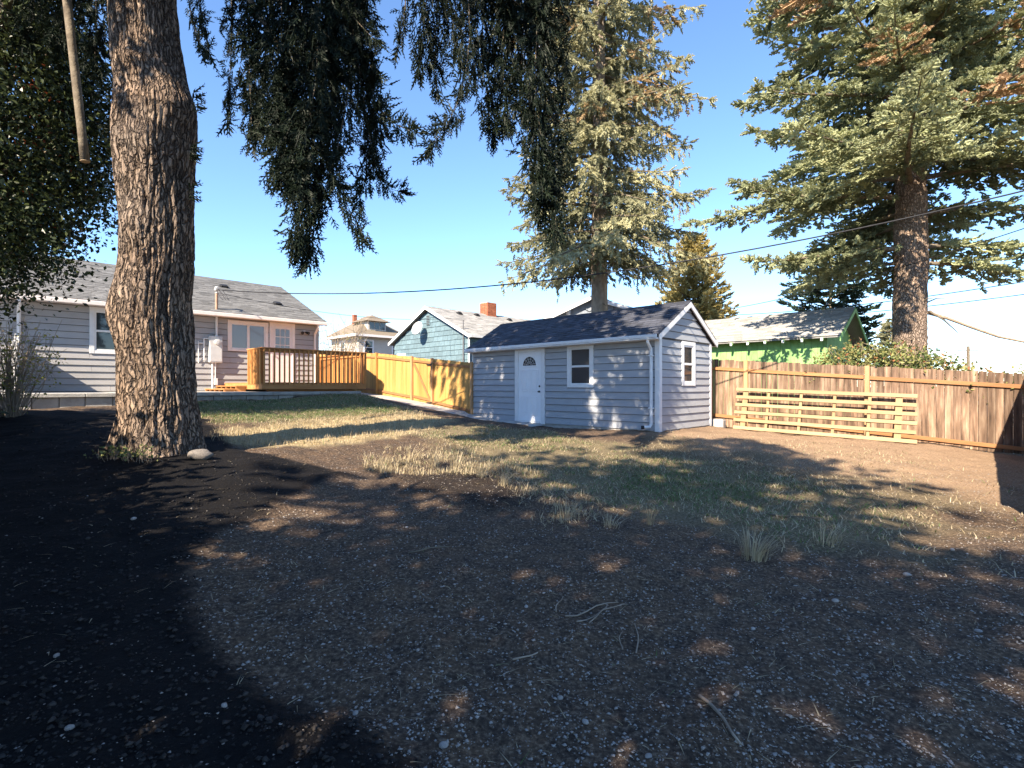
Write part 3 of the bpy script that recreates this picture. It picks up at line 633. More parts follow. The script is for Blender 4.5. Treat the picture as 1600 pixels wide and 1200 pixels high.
def build_panel():
    a = FB+FD*.74+Vector((-FD.y, FD.x, 0))*-.45       # leaning slatted panel in front of the fence
    L_ = 4.12; z0, z1 = gz(a.x, a.y), gz(a.x+FD.x*L_, a.y+FD.y*L_)
    s = thing('slatted_panel', 'pale timber slatted panel leaning against the weathered fence', 'panel', (a.x, a.y, z0), FA)
    s.rotation_euler = Matrix.Rotation(FA, 4, 'Z').to_euler()
    tilt = Matrix.Rotation(math.atan2(-.28, L_) if False else math.atan2(-(z0-z1), L_)*-1, 4, 'Y') @ Matrix.Rotation(math.radians(-14), 4, 'X')
    s.matrix_world = Matrix.Translation((a.x, a.y, z0+.02)) @ Matrix.Rotation(FA, 4, 'Z') @ tilt
    for i in range(6):
        z = .0+i*.222; e = random.uniform(-.02, .02)
        bx('slat', 'panelwood', s, e, L_+random.uniform(-.02, .02), -.04, -.002, z, z+.092, .004)
    for x, w in ((.25, .14), (.85, .07), (1.65, .07), (2.42, .07), (3.17, .07), (3.76, .14)):
        bx('upright', 'panelwood_z', s, x-w/2, x+w/2, .0, .04, .01, 1.19, .004)
build_panel()
p = FB+FD*.25+Vector((FD.y, -FD.x, 0))*.35
cb = thing('concrete_block', 'pale concrete block on the ground between shed corner and fence', 'block', (p.x, p.y, gz(p.x, p.y)-.03), FA)
bx('body', 'concrete', cb, -.24, .24, -.14, .14, 0, .24, .015)
bx('capping', 'concrete', cb, -.22, .22, -.12, .12, .238, .262, .008)
# ---------------------------------------------------------------- neighbouring buildings
def ngable(name, label, origin, rz, W, D, eave, apex, wall, roof, z0=0., ovr=.3, ove=.35, mat_trim='white', seed=0, expo=.2, tab=.5):
    """gable end along local x (0..W) facing -y, ridge along +y"""
    h = thing(name, label, 'house', origin, rz)
    part('wall', geo_prism([(0, z0), (W, z0), (W, eave), (W/2, apex), (0, eave)], .0, D), wall, h)
    k = (apex-eave)/(W/2); S = math.hypot(W/2+ove, k*(W/2+ove)); ez = eave-k*ove+.1
    prof = [(-ove, ez-.12), (-ove, ez), (W/2, apex+.1), (W+ove, ez), (W+ove, ez-.12), (W/2, apex-.02)]
    rf = part('roof', geo_prism(prof, -ovr, D+ovr), roof, h)
    c, s_ = (W/2+ove)/S, k*(W/2+ove)/S
    shingles(rf, roof, (W+ove+.02, -ovr-.02, ez), (0,1,0), (-c,0,s_), D+2*ovr, S, expo, tab, seed)
    shingles(rf, roof, (-ove-.02, D+ovr, ez), (0,-1,0), (c,0,s_), D+2*ovr, S, expo, tab, seed+1)
    for sg in (0, 1):
        a = -ove if sg == 0 else W+ove
        part('rake_board', geo_prism([(a, ez-.16), (W/2, apex-.07), (W/2, apex+.11), (a, ez+.01)], -ovr-.03, -ovr-.002), mat_trim, h)
    return h, rf, ez
def build_teal():
    o = Vector((-2.16, 26, 0))-SX*6.96
    W, D, eave, apex = 6.96, 8.2, 4.25, 5.95
    h, rf, ez = ngable('teal_house', 'teal shingle sided house with brick chimney and satellite dish beyond the cedar fence', (o.x, o.y, 0), -A45, W, D, eave, apex, 'core', 'shingle_pale', .6, .25, .3, 'white', 11, .2, .4)
    # each siding shingle of the visible gable
    z = 1.9; row = 0; rg = random.Random(4)
    while z < apex-.1:
        z1 = z+.27; hw = lambda q: W/2 if q <= eave else max(.03, W/2*(apex-q)/(apex-eave))
        x = W/2-hw(z)+((row % 2)*.2); x = W/2-hw(z); first = True
        while x < W/2+hw(z)-.03:
            w = rg.uniform(.30, .5)*(.6 if first and row % 2 else 1); first = False
            x1 = min(x+w, W/2+hw(z)); a, b = W/2-hw(z1+.02), W/2+hw(z1+.02)
            t0, t1 = max(x, a), min(x1-.012, b)
            if t1 > t0: lap(h, 'shingle', 'teal', (0,0,0), 0, x, x1-.012, t0, t1, z, z1, .035)
            elif t0 >= t1 and x1-x > .1: pass
            x = x1
        z = z1; row += 1
    siding(h, 'teal', (W,0,0), math.pi/2, .1, D, 1.9, eave-.1, .25, name='shingle')
    bx('corner_board', 'teal', h, W-.08, W+.04, -.05, .08, .7, eave-.06)
    v = part('gable_vent', geo_box(W/2-.16, W/2+.16, -.06, -.02, apex-.95, apex-.35), 'teal', h)
    for i in range(6): part('louvre', geo_box(W/2-.13, W/2+.13, -.08, -.06, apex-.92+i*.09, apex-.87+i*.09), 'core', v)
    window(h, (0,-.03,0), 0, .35, 1.25, 2.0, 3.55, .1)
    # satellite dish on an arm
    a = part('satellite_dish', geo_tube([(3.15,0,4.55),(3.15,-.35,4.45),(3.15,-.42,4.7)], .03, 8), 'metal', h)
    V, F = [(0,0,0)], []
    for r in range(1, 6):
        for k in range(24):
            t = k*math.pi/12; V.append((math.cos(t)*.07*r, .006*r*r-.0, math.sin(t)*.078*r))
    for k in range(24): F.append((0, 1+k, 1+(k+1) % 24))
    for r in range(4):
        for k in range(24): F.append((1+r*24+k, 1+(r+1)*24+k, 1+(r+1)*24+(k+1) % 24, 1+r*24+(k+1) % 24))
    for k in range(24): F.append((1+4*24+(k+1) % 24, 1+4*24+k, len(V)))  if False else None
    dd = part('reflector', (V, F), 'white', a, (3.15, -.45, 4.78), (math.radians(158), 0, math.radians(14)), True)
    so = dd.modifiers.new('thickness', 'SOLIDIFY'); so.thickness = .015
    part('feed_arm', geo_tube([(3.15,-.45,4.55),(3.2,-.95,4.62)], .015, 6), 'metal', a)
    # roof parts
    rs = Vector((W/2, 0, apex))
    ch = part('chimney', geo_box(W/2-.33, W/2+.33, 4.1, 4.85, apex-.5, apex+.8), 'mortar', rf)
    for r in range(12):
        z = apex-.35+r*.094
        for k in range(3):
            x = W/2-.345+k*.232; bx('brick', 'brick', ch, x, x+.22, 4.07, 4.14, z, z+.082, .004)
            y = 4.09+k*.25; bx('brick', 'brick', ch, W/2-.36, W/2-.31, y, y+.24, z, z+.082, .004)
            bx('brick', 'brick', ch, W/2+.31, W/2+.36, y, y+.24, z, z+.082, .004)
    for (y, q) in ((1.6, .7), (3.0, .6), (5.6, .7), (7.2, .9), (6.4, 2.2)): part('roof_vent', join(geo_box(-.14, .14, -.16, .16, 0, .09, .03), geo_box(-.08,.08,-.1,.1,.09,.14,.02)), 'black', rf, (W/2+q, y, apex+.1-q*.4888), (0, math.atan(.4888), 0))
    part('service_mast', geo_tube([(W-.35,-.12,2.0),(W-.35,-.12,5.0)], .03, 8), 'wire', h)
    part('meter_box', geo_box(W-.5, W-.2, -.2, -.06, 2.2, 2.7), 'metal', h)
    part('downspout', geo_tube([(W+.08,-.1,eave-.1),(W+.08,-.1,.9)], .05, 8), 'white', h)
    part('gutter', geo_box(W+.3, W+.4, -.25, D+.2, ez-.13, ez-.01), 'white', h)
build_teal()
def build_cream():
    # hip roofed two storey house; nearest corner towards the viewer
    c = Vector(((560-800)/800*45, 45, 0)); W1, W2 = 4.6, 5.2; e, pk = 6.1, 8.25
    h = thing('cream_house', 'old cream two storey house with tan hip roof and roof dormer', 'house', (c.x, c.y, 0), A45)
    # local x = along the right face, local y = along the left face
    bxo = part('wall', geo_box(0, W1, 0, W2, .5, e), 'creamwall', h)
    o = .55; V = [(-o,-o,e-.05),(W1+o,-o,e-.05),(W1+o,W2+o,e-.05),(-o,W2+o,e-.05),(-o,-o,e+.1),(W1+o,-o,e+.1),(W1+o,W2+o,e+.1),(-o,W2+o,e+.1),(W1/2,W2/2-.3,pk),(W1/2,W2/2+.3,pk)]
    rf = part('roof', (V, [(0,3,2,1),(0,1,5,4),(1,2,6,5),(2,3,7,6),(3,0,4,7),(4,5,8),(5,6,9,8),(6,7,9),(7,4,8,9)]), 'shingle_tan', h)
    part('fascia', join(geo_box(-o-.03, W1+o+.03, -o-.06, -o-.003, e-.1, e+.1), geo_box(-o-.06, -o-.003, -o, W2+o, e-.1, e+.1)), 'warm_trim', rf)
    # dormer on the right face
    d = part('dormer', geo_box(1.0, 2.8, .1, 2.0, e+.4, e+1.38), 'creamwall', rf)
    part('dormer_roof', ([(.65,-.3,e+1.38),(3.15,-.3,e+1.38),(3.15,2.8,e+1.38),(.65,2.8,e+1.38),(1.9,.95,e+2.08),(1.9,2.0,e+2.08)], [(0,3,2,1),(0,1,4),(1,2,5,4),(2,3,5),(3,0,4,5)]), 'shingle_tan', d)
    for q in range(3): part('pane', geo_box(1.15+q*.53, 1.6+q*.53, .07, .098, e+.68, e+1.28), 'glass', d)
    part('chimney', geo_box(1.2, 1.55, 3.1, 3.45, e+1.2, pk+.12), 'brick', rf)
    window(h, (0,0,0), 0, 3.35, 4.3, 4.4, 5.8, .1)
    window(h, (0,0,0), 0, .5, 1.5, 4.4, 5.8, .1)
    window(h, (0,0,0), -math.pi/2, -3.4, -2.4, 4.4, 5.8, .1)
    part('porch_roof', ([(-.2,-1.6,4.0),(W1+.6,-1.6,4.0),(W1+.6,0,4.5),(-.2,0,4.5),(-.2,-1.6,3.85),(W1+.6,-1.6,3.85),(W1+.6,0,3.85),(-.2,0,3.85)], [(0,1,2,3),(4,7,6,5),(0,4,5,1),(1,5,6,2),(2,6,7,3),(3,7,4,0)]), 'shingle_tan', h)
build_cream()
def build_blue():
    D = 33.; X = lambda p: (p-800)/800*D; Zt = lambda y: 1.6-(y-604)/800*D
    h = thing('blue_grey_house', 'blue grey board and batten house with white rake boards behind the shed', 'house', (0, D, 0), 0)
    pts = [(X(812), .6), (X(1015), .6), (X(1015), Zt(490)), (X(922), Zt(464)), (X(812), Zt(516))]
    part('wall', geo_prism(pts, 0, 7), 'bluegrey', h)
    x = X(814)
    while x < X(1012):
        zt = np.interp(x, [X(812), X(922), X(1015)], [Zt(516), Zt(464), Zt(490)])-.05
        bx('batten', 'bluegrey', h, x, x+.07, -.03, .0, 2.0, float(zt)); x += .42
    for (a, b) in (((796, 524), (922, 464)), ((922, 464), (1030, 494))):
        (xa, za), (xb, zb) = (X(a[0]), Zt(a[1])), (X(b[0]), Zt(b[1]))
        part('rake_board', geo_prism([(xa, za-.24), (xb, zb-.24), (xb, zb), (xa, za)], -.4, -.3), 'white', h)
        part('roof', geo_prism([(xa, za-.1), (xb, zb-.1), (xb, zb+.03), (xa, za+.03)], -.298, 7.3), 'shingle_grey', h)
    part('roof_vent', geo_tube([(X(888), -.05, Zt(492)), (X(888), -.05, Zt(484))], .14, 8), 'white', h)
build_blue()
def build_garage():
    c = Vector((11.05, 18, 0)); L, W, eave, apex = 7.5, 3.6, 3.45, 4.42
    o = c-SX*L
    h = thing('green_garage', 'lime green plank garage with pale shingle roof behind the weathered fence', 'garage', (o.x, o.y, 0), -A45)
    part('wall', join(geo_box(0, L, .0, W, .0, eave)), 'core', h)
    part('gable_wall', ([(L,0,eave-.01),(L,W,eave-.01),(L,W/2,apex),(L-.1,0,eave-.01),(L-.1,W,eave-.01),(L-.1,W/2,apex)], [(0,1,2),(5,4,3),(0,2,5,3),(1,4,5,2)]), 'green', h)
    x = 0.
    while x < L-.02:
        w = min(random.uniform(.17, .23), L-x); bx('plank', 'green', h, x, x+w-.006, -.028+random.uniform(0, .006), -.001, .3, eave+.12, .003); x += w
    y = 0.
    while y < W-.02:
        w = .2; z = eave+min(y+.1, W-y-.1)*(apex-eave)/(W/2)-.03; bx('plank', 'green', h, L+.001, L+.026, y, y+w-.006, .3, z, .003); y += w
    ov, rk = .42, .5; k = (apex-eave)/(W/2); ez = eave-k*ov+.12; S = math.hypot(W/2+ov, k*(W/2+ov)); cc, ss = (W/2+ov)/S, k*(W/2+ov)/S
    prof = [(-ov, ez-.06), (-ov, ez), (W/2, apex+.12), (W+ov, ez), (W+ov, ez-.06), (W/2, apex+.05)]
    v, f = geo_prism(prof, -rk, L+rk); rf = part('roof', ([(b, a, q) for a, b, q in v], [t[::-1] for t in f]), 'shingle_pale', h)
    shingles(rf, 'shingle_pale', (-rk, -ov-.03, ez), (1,0,0), (0,cc,ss), L+2*rk+.02, S, .14, .3, 21)
    for i in range(12):
        x = L-.06-i*.62
        if x < .1: break
        v, f = geo_prism([(-ov-.06, ez-.16), (.1, ez-.16+k*(.1+ov)), (.1, ez-.062+k*(.1+ov)), (-ov-.06, ez-.062)], x, x+.07)
        rt = part('rafter_tail', ([(b, a, q) for a, b, q in v], [t[::-1] for t in f]), 'green', h)
        part('end_cap', geo_box(x-.004, x+.074, -ov-.085, -ov-.062, ez-.17, ez-.06, .01), 'white', rt)
    for sg in (0, 1):
        y0 = -ov if sg == 0 else W+ov
        q = [(y0, ez-.2), (W/2, apex-.06), (W/2, apex+.1), (y0, ez-.01)]
        part('rake_board', ([(L+rk+dx, a, b) for dx in (.002, .03) for a, b in q], [(0,1,2,3),(7,6,5,4),(0,4,5,1),(1,5,6,2),(2,6,7,3),(3,7,4,0)]), 'green', h)
build_garage()
# ---------------------------------------------------------------- cables and the far pole
def cable(label, a, b, sag, r, n=40, group='overhead service cables', mat='black'):
    a, b = Vector(a), Vector(b); pts = [a.lerp(b, t)-Vector((0,0,4*sag*t*(1-t))) for t in np.linspace(0, 1, n)]
    o = link('overhead_cable', mesh('overhead_cable', *geo_tube(pts, r, 5), mat, True)); tag(o, label, 'cable', group)
mast = hpt(4.72, -.2, HZ+3.3)
cable('thick twisted service cable from the grey house mast over the shed roof', mast, (14.0, 8.7, 6.35), 1.15, .017)
cable('thin pale wire from the house mast running just under the thick service cable', mast+Vector((0,0,-.1)), (-3.2, 27.0, 5.2), .35, .008)
cable('black cable crossing in front of the fir trunk above the garage roof', (9.6, 23.5, 5.1), (13.0, 10.5, 5.7), .3, .013)
cable('upper of two thin wires crossing the fir trunk above the garage', (11.5, 28.5, 5.55), (22, 18, 6.0), .35, .018)
cable('lower of two thin wires crossing the fir trunk above the garage', (11.8, 29.0, 5.3), (23, 19, 5.6), .3, .018)
cable('highest of the far thin wires between trunk and distant pole', (20, 45, 5.9), (62, 52, 6.0), .4, .016)
cable('far thin wire just above the bramble leaves on the right', (36, 60, 5.0), (75, 55, 4.4), .4, .018)
pl = thing('utility_pole', 'distant brown utility pole beyond the brambles', 'pole', (40.1, 45*1.0, .2))
part('shaft', geo_tube([(0,0,0),(0,0,4.95)], [.16,.11], 10), 'limb', pl)
part('crossarm', geo_box(-.9, .9, -.06, .06, 4.55, 4.66), 'limb', pl)
for x in (-.8, -.4, .4, .8): part('insulator', geo_tube([(x,0,4.66),(x,0,4.8)], .05, 8), 'white', pl)
# ---------------------------------------------------------------- foliage machinery
def at(px, py, D): return np.array([(px-800)/800*D, D, 1.6-(py-604)/800*D])
def nrm(v):
    v = np.asarray(v, float); return v/np.maximum(np.linalg.norm(v, axis=-1, keepdims=True), 1e-9)
def spray_tpl(nside, w, seed, spikes=2, side=.42, nl=.1, nw=.03, lift=.1):
    """one spray along +x, length 1: a main twig and side twigs, each a brush of crossed blades edged with needles"""
    rg = np.random.default_rng(seed); T = []
    def twig(p, d, L, wd, ns):
        d = nrm(d); u = nrm(np.cross(d, rg.normal(size=3))); v = np.cross(d, u); m = p+d*L*rg.uniform(.35, .6); e = p+d*L
        for q in (u, v):
            T.append([p, m+q*wd*.5, e]); T.append([p, e, m-q*wd*.5])
        for i in range(ns):
            t = (i+rg.random())/ns; c = p+d*L*t; a = rg.random()*6.283; k = nrm(d*.7+(u*math.cos(a)+v*math.sin(a)))*(nl*rg.uniform(.7, 1.3)+wd*.3); h = nrm(np.cross(k, rg.normal(size=3)))*nw*.5
            T.append([c-h, c+h, c+k])
    twig(np.zeros(3), np.array([1, 0, -.05]), 1, w, spikes*3)
    for i in range(nside):
        t = .1+.82*i/nside; sg = 1 if i % 2 else -1; L = side*(1.1-t)*rg.uniform(.75, 1.3)
        twig(np.array([t, 0, -.05*t]), np.array([.75, sg*.75, rg.uniform(-.35, lift)]), L, w*rg.uniform(.7, 1.1), spikes)
    return np.array(T)
class Fol:
    def __init__(s): s.p, s.d, s.s, s.t = [], [], [], []
    def add(s, p, d, sc, t): s.p.append(p); s.d.append(d); s.s.append(sc); s.t.append(t)
    def build(s, name, tpls, mat, parent, seed=0):
        rg = np.random.default_rng(seed); p = np.array(s.p); d = nrm(np.array(s.d)); n = len(p); sc = np.array(s.s); t = np.array(s.t)
        up = nrm(np.array([0,0,1.])+rg.normal(size=(n, 3))*.45); y = nrm(np.cross(up, d)); z = np.cross(d, y)
        Rm = np.stack([d, y, z], -1)*sc[:, None, None]; which = rg.integers(0, len(tpls), n); V, Tn = [], []
        for k, T in enumerate(tpls):
            m = which == k
            if not m.any(): continue
            q = T.reshape(-1, 3); v = np.einsum('nij,kj->nki', Rm[m], q)+p[m][:, None, :]
            V.append(v.reshape(-1, 3)); Tn.append(np.clip(np.repeat(t[m], len(T))+rg.normal(size=m.sum()*len(T))*.06*(np.repeat(t[m], len(T)) < 1.5), 0, 2))
        V = np.concatenate(V); f = np.arange(len(V)).reshape(-1, 3)
        return link(name, mesh(name, V, f, mat, tint=np.concatenate(Tn)), parent)
def trunk_mesh(path, rad, mat, nseg=28, step=.12, amp=.04, sc=3.0, seed=0, ridged=False, flare=0, bulges=()):
    """round trunk along a path of points with matching radii, bark pushed in and out by noise"""
    path = np.array(path, float); rad = np.array(rad, float); cum = np.r_[0, np.cumsum(np.linalg.norm(np.diff(path, axis=0), axis=1))]
    n = max(8, int(cum[-1]/step)); s = np.linspace(0, cum[-1], n); P = np.stack([np.interp(s, cum, path[:, i]) for i in range(3)], 1); Rr = np.interp(s, cum, rad)
    kw = max(3, int(.3/step)//2*2+1); kw = min(kw, (n-1)//2*2-1); k = np.ones(kw)/kw; hk = kw//2
    for i in range(3): P[hk:-hk, i] = np.convolve(P[:, i], k, 'valid')
    Rr[hk:-hk] = np.convolve(Rr, k, 'valid')
    a = np.arange(nseg)*2*math.pi/nseg; A, S = np.meshgrid(a, s); R0 = np.repeat(Rr[:, None], nseg, 1)
    cx, cy = np.cos(A), np.sin(A)
    w = (fbm(cx*1.2+3, cy*1.2, S*.9, 3, seed)-.5)*2*.14*R0
    for (ba, bz, br, bm) in bulges:
        da = (A-ba+math.pi) % (2*math.pi)-math.pi; g = np.exp(-((da*R0)**2+(S-bz)**2)/(br*br)); w = w+bm*g
        S = S+.12*g*np.sign(bm)*np.sin(da*3)
    if ridged:
        wob = (fbm(cx*2.5, cy*2.5, S*1.3, 3, seed+2)-.5)*1.5
        def rid(f, vz, sd):
            q = fbm((cx+wob*.12)*f, (cy+wob*.12)*f, S*vz, 3, sd); return np.clip(1-np.abs(q-.5)*13, 0, 1)
        r1, r2, r3 = rid(sc*2.2, .95, seed+4), rid(sc*4.4, 2.1, seed+9), rid(sc*3.5, 5, seed+13)
        q2 = fbm(cx*sc*7, cy*sc*7, S*16, 3, seed+19)
        w = w-amp*r1**1.2-amp*.45*r2+(q2-.5)*amp*.4
    else: w = w+(fbm(cx*sc*2, cy*sc*2, S*2.2, 4, seed+4)-.5)*2*amp
    if flare:
        lob = .5+.5*np.sin(A*5+1+np.sin(A*2)); w = w+flare*np.exp(-S/.28)*(.35+lob)
    X = P[:, 0][:, None]+cx*(R0+w); Y = P[:, 1][:, None]+cy*(R0+w); Zz = np.repeat(P[:, 2][:, None], nseg, 1)
    V = np.stack([X, Y, Zz], -1).reshape(-1, 3); i = np.arange(n*nseg).reshape(n, nseg); j = np.roll(i, -1, 1)
    f = np.stack([i[:-1], j[:-1], j[1:], i[1:]], -1).reshape(-1, 4)
    return mesh('trunk', V, f, mat, True)
def add_limbs(name, curves, mat, parent):
    """curves: list of (points, r0, r1), one mesh of tapering limbs"""
    V, F = [], []
    for pts, r0, r1 in curves:
        n = len(pts); gv, gf = geo_tube(pts, list(np.linspace(r0, r1, n)), 5, False); o = len(V); V += gv; F += [tuple(i+o for i in t) for t in gf]
    o = link(name, mesh(name, V, F, mat, True), parent); o['kind'] = 'stuff'; return o

FINE = [spray_tpl(7, .085, k, 2, .40, .07, .036) for k in range(5)]
MED = [spray_tpl(6, .17, 10+k, 1, .45, .10, .05) for k in range(4)]
COARSE = [spray_tpl(6, .2, 20+k, 0, .5) for k in range(3)]
CLUMP = [spray_tpl(6, .19, 30+k, 1, .5, .11, .05, .3) for k in range(4)]

def conifer(name, label, base, H, crown0, rfun, nb, trunk, fol_mat, tpls, spray, seed, group=None, lean=(0,0), hang=.0, droop=.35, rise=.25, upturn=.25, dens=1., keep=None, brown=None, azbias=None, bark='bark_grey', dead=0, thin=1e9, skip=None):
    rg = np.random.default_rng(seed); base = np.array(base, float)
    t = thing(name, label, 'tree', tuple(base), 0, group); F = Fol(); limbs = []
    def axis(z): return np.array([lean[0]*z, lean[1]*z, z])
    for b in range(nb):
        f = (b+rg.random())/nb; z = crown0+(H-crown0)*f**1.1; L = rfun(z)*rg.uniform(.72, 1.12)
        if L < .2: continue
        az = b*2.399+rg.normal()*.25
        if azbias: az = azbias(az, z, rg)
        if skip and skip(az, z): continue
        h = np.array([math.cos(az), math.sin(az), 0]); sd = np.array([-h[1], h[0], 0]); k = rg.uniform(.7, 1.3)
        bend = rg.normal()*.12
        def P(u): return axis(z)+h*L*u+sd*bend*L*u*u+np.array([0,0,L*(rise*u-droop*k*u*u*1.6+upturn*u**3*1.1)])
        us = np.linspace(0, 1, 9); pts = [P(u) for u in us]; tint_b = rg.uniform(-.26, .24)
        new = []
        is_br = brown is not None and brown(z, rg)
        far = z > thin; sp = spray*(1.7 if far else 1.0)
        nsub = max(4, int(L/(sp*.42)*dens))
        for i in range(nsub):
            u = .12+.88*(i+rg.random())/nsub; p0 = P(u); tan = nrm(P(min(u+.03, 1.03))-P(u-.03)); sl = L*.34*(1.08-u)*rg.uniform(.6, 1.25)+sp*.35
            for sg in (-1, 1):
                d = nrm(tan*.75+sd*sg*.8+np.array([0,0,-hang*.5+rg.normal()*.12])); m = max(1, int(sl/(sp*.55)))
                for q in range(m):
                    w = (q+.2)/m; p = p0+d*sl*w*.9+np.array([0,0,-.12*sl*w*w]); dd = d+rg.normal(size=3)*.22+np.array([0,0,.1])
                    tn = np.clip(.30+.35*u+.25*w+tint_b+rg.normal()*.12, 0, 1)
                    if is_br and .4 < u < .8 and rg.random() < .75: tn = 2.0
                    new.append((p, dd, sp*rg.uniform(.75, 1.2), tn))
            if hang and rg.random() < .9:
                hl = hang*rg.uniform(.3, 1.0)*(.5+.5*math.sin(u*3.0)); m = max(1, int(hl/(sp*.6)))
                o = sd*rg.normal()*sl*.4
                for q in range(m):
                    p = p0+o+np.array([0,0,-hl*(q+.1)/m]); new.append((p, np.array([rg.normal()*.25, rg.normal()*.25, -1.])+h*.15, sp*rg.uniform(.7, 1.05), np.clip(.22+.2*u+tint_b+rg.normal()*.12, 0, 1)))
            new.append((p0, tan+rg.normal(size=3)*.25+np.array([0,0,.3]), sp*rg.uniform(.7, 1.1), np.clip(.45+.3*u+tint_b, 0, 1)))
        new.append((P(.97), nrm(P(1)-P(.9)), sp, .7))
        if keep is not None and not keep(base+np.array([n_[0] for n_ in new])): continue
        for n_ in new: F.add(*n_)
        limbs.append(([tuple(p) for p in pts], .012*L+.025, .008))
    for b in range(dead):
        z = crown0*rg.uniform(.45, 1.0); az = rg.random()*6.28; h = np.array([math.cos(az), math.sin(az), 0]); L = rg.uniform(.3, .9)
        limbs.append(([tuple(axis(z)+h*L*u+np.array([0,0,rg.normal()*.05-.1*u])) for u in np.linspace(0, 1, 5)], .035, .012))
    if trunk: t_ = link('trunk', trunk, t)
    add_limbs('branches', limbs, 'limb', t)
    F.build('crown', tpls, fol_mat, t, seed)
    return t

# ---------------------------------------------------------------- the big tree on the left of the yard
def build_big():
    B = np.array([-4.86, 7.0, gz(-4.86, 7.0)-.1])
    prof = [(720,247,.64),(700,247,.60),(650,248,.555),(560,245,.54),(500,240,.55),(470,240,.53),(420,247,.505),(350,247,.50),(280,243,.53),(230,243,.555),(170,243,.55),(130,236,.51),(90,229,.485),(0,222,.465),(-150,222,.45),(-500,226,.40),(-1200,230,.27),(-1900,230,.10)]
    pts = np.array([at(px, py, 7.0) for py, px, r in prof])-B; rad = [r for *_, r in prof]
    t = thing('big_fir_tree', 'big dark fir with thick furrowed trunk and hanging boughs beside the black soil', 'tree', tuple(B))
    lo = trunk_mesh(pts[:15], [r*.85 for r in rad[:15]], 'bark', 280, .025, .04, 2.8, 3, True, .12, [(-2.6, 1.95, .3, .035), (-.5, 4.75, .35, .1), (-1.7, 3.1, .22, .07), (-1.5, 5.3, .14, .08), (-1.2, 4.2, .25, .06), (-1.9, 5.0, .2, -.04)])
    link('trunk', lo, t)
    link('upper_trunk', trunk_mesh(pts[14:], rad[14:], 'bark', 40, .15, .05, 2.6, 3), t)
    # hanging boughs over the yard: (points in metres from the picture's own distances, radius)
    rg = np.random.default_rng(5); F = Fol(); limbs = []
    strands = [
     (7.2,[(362,-50),(362,60),(356,190)],.06),(7.0,[(385,-60),(388,60),(394,225)],.13),(7.3,[(410,-70),(405,60),(402,205)],.2),(6.9,[(440,-80),(440,100),(428,215)],.26),
     (7.2,[(470,-80),(470,80),(450,285)],.30),(6.8,[(500,-80),(495,120),(462,300)],.28),(7.1,[(540,-80),(520,120),(500,270),(478,410)],.23),(7.0,[(520,-40),(505,150),(470,330),(462,395)],.2),
     (6.8,[(560,-60),(545,140),(520,270),(566,372)],.15),(7.3,[(560,-60),(562,100),(590,190),(570,285),(560,312)],.17),(7.0,[(555,-40),(570,110),(600,185),(646,207)],.12),(7.2,[(560,100),(575,200),(592,290),(626,300)],.11),
     (6.9,[(530,-80),(545,20),(585,62)],.08),(7.1,[(520,-80),(555,60),(588,120)],.09),(7.0,[(450,100),(455,200),(440,285)],.22),(7.2,[(560,-80),(550,-10),(550,60)],.17),
     (6.9,[(640,-60),(632,20),(622,72)],.06),(7.0,[(672,-60),(662,50),(655,110)],.15),(7.2,[(690,-60),(680,60),(682,140)],.13),(6.8,[(730,-80),(735,80),(712,180),(668,236)],.13),
     (7.1,[(760,-80),(752,90),(770,212)],.2),(6.9,[(795,-80),(785,80),(790,200)],.2),(7.2,[(825,-80),(815,100),(838,220),(850,335)],.23),(7.0,[(860,-80),(850,80),(868,210),(868,375)],.18),
     (6.9,[(845,-80),(835,120),(850,260),(845,300)],.18),(7.1,[(880,-80),(882,60),(878,160)],.10),(7.2,[(710,-80),(760,-20),(800,30)],.2),(6.8,[(740,-90),(790,-10),(850,40)],.2),(7.0,[(700,-80),(705,20),(720,90)],.15),
     (7.1,[(300,-60),(312,10),(326,80)],.04),(6.9,[(285,-60),(298,20),(312,70)],.04),
     (7.4,[(150,-60),(150,30),(148,100)],.18),(7.5,[(110,-60),(100,20),(90,70)],.2),(7.5,[(60,-60),(50,30),(40,60)],.2)]
    for D, pp, r in strands:
        P = np.array([at(a, b, D+rg.normal()*.15) for a, b in pp])-B; cum = np.r_[0, np.cumsum(np.linalg.norm(np.diff(P, axis=0), axis=1))]; L = cum[-1]
        f = lambda s: np.array([np.interp(s, cum, P[:, i]) for i in range(3)])
        n = int(L*(65+400*r)); tb = rg.uniform(-.12, .12)
        for i in range(n):
            s = L*rg.random(); w = r*(1.05-.65*(s/L)**2); off = rg.normal(size=3)*w*.62; off[2] *= .8; c = f(s); tan = nrm(f(min(s+.1, L))-f(max(s-.1, 0)))
            d = tan*.9+np.array([0,0,-.45])+np.array([off[0], off[1], .25*rg.normal()])*1.3/max(w, .05)*.55
            F.add(c+off, d, rg.uniform(.65, 1.15)*(.15+.5*r), np.clip(.30+tb+rg.normal()*.2+(.25 if s/L > .85 else 0), 0, 1))
        for i in range(3): F.add(f(L*(.96+.02*i)), nrm(f(L)-f(L*.85))+rg.normal(size=3)*.2+np.array([0,0,.25]), .3, .5)
        top = P[0]; z0 = top[2]+rg.uniform(1.6, 2.6); tr = np.array([0, 0, z0]); mid = (tr+top)/2+np.array([0,0,.4])
        limbs.append(([tuple(tr*(1-u)**2+2*u*(1-u)*mid+u*u*top) for u in np.linspace(0, 1, 7)], .06, .03)); limbs.append(([tuple(f(q)) for q in np.linspace(0, L, 8)], .011, .004))
    for (px, py, sg) in ((300,152,1),(301,168,1),(296,232,1),(294,305,1),(295,240,1),(184,200,-1)):                 # short shoots on the trunk
        for i in range(5): F.add(at(px, py+rg.normal()*6, 6.9)-B, np.array([sg*1., -.2, rg.normal()*.4]), .24, .4)
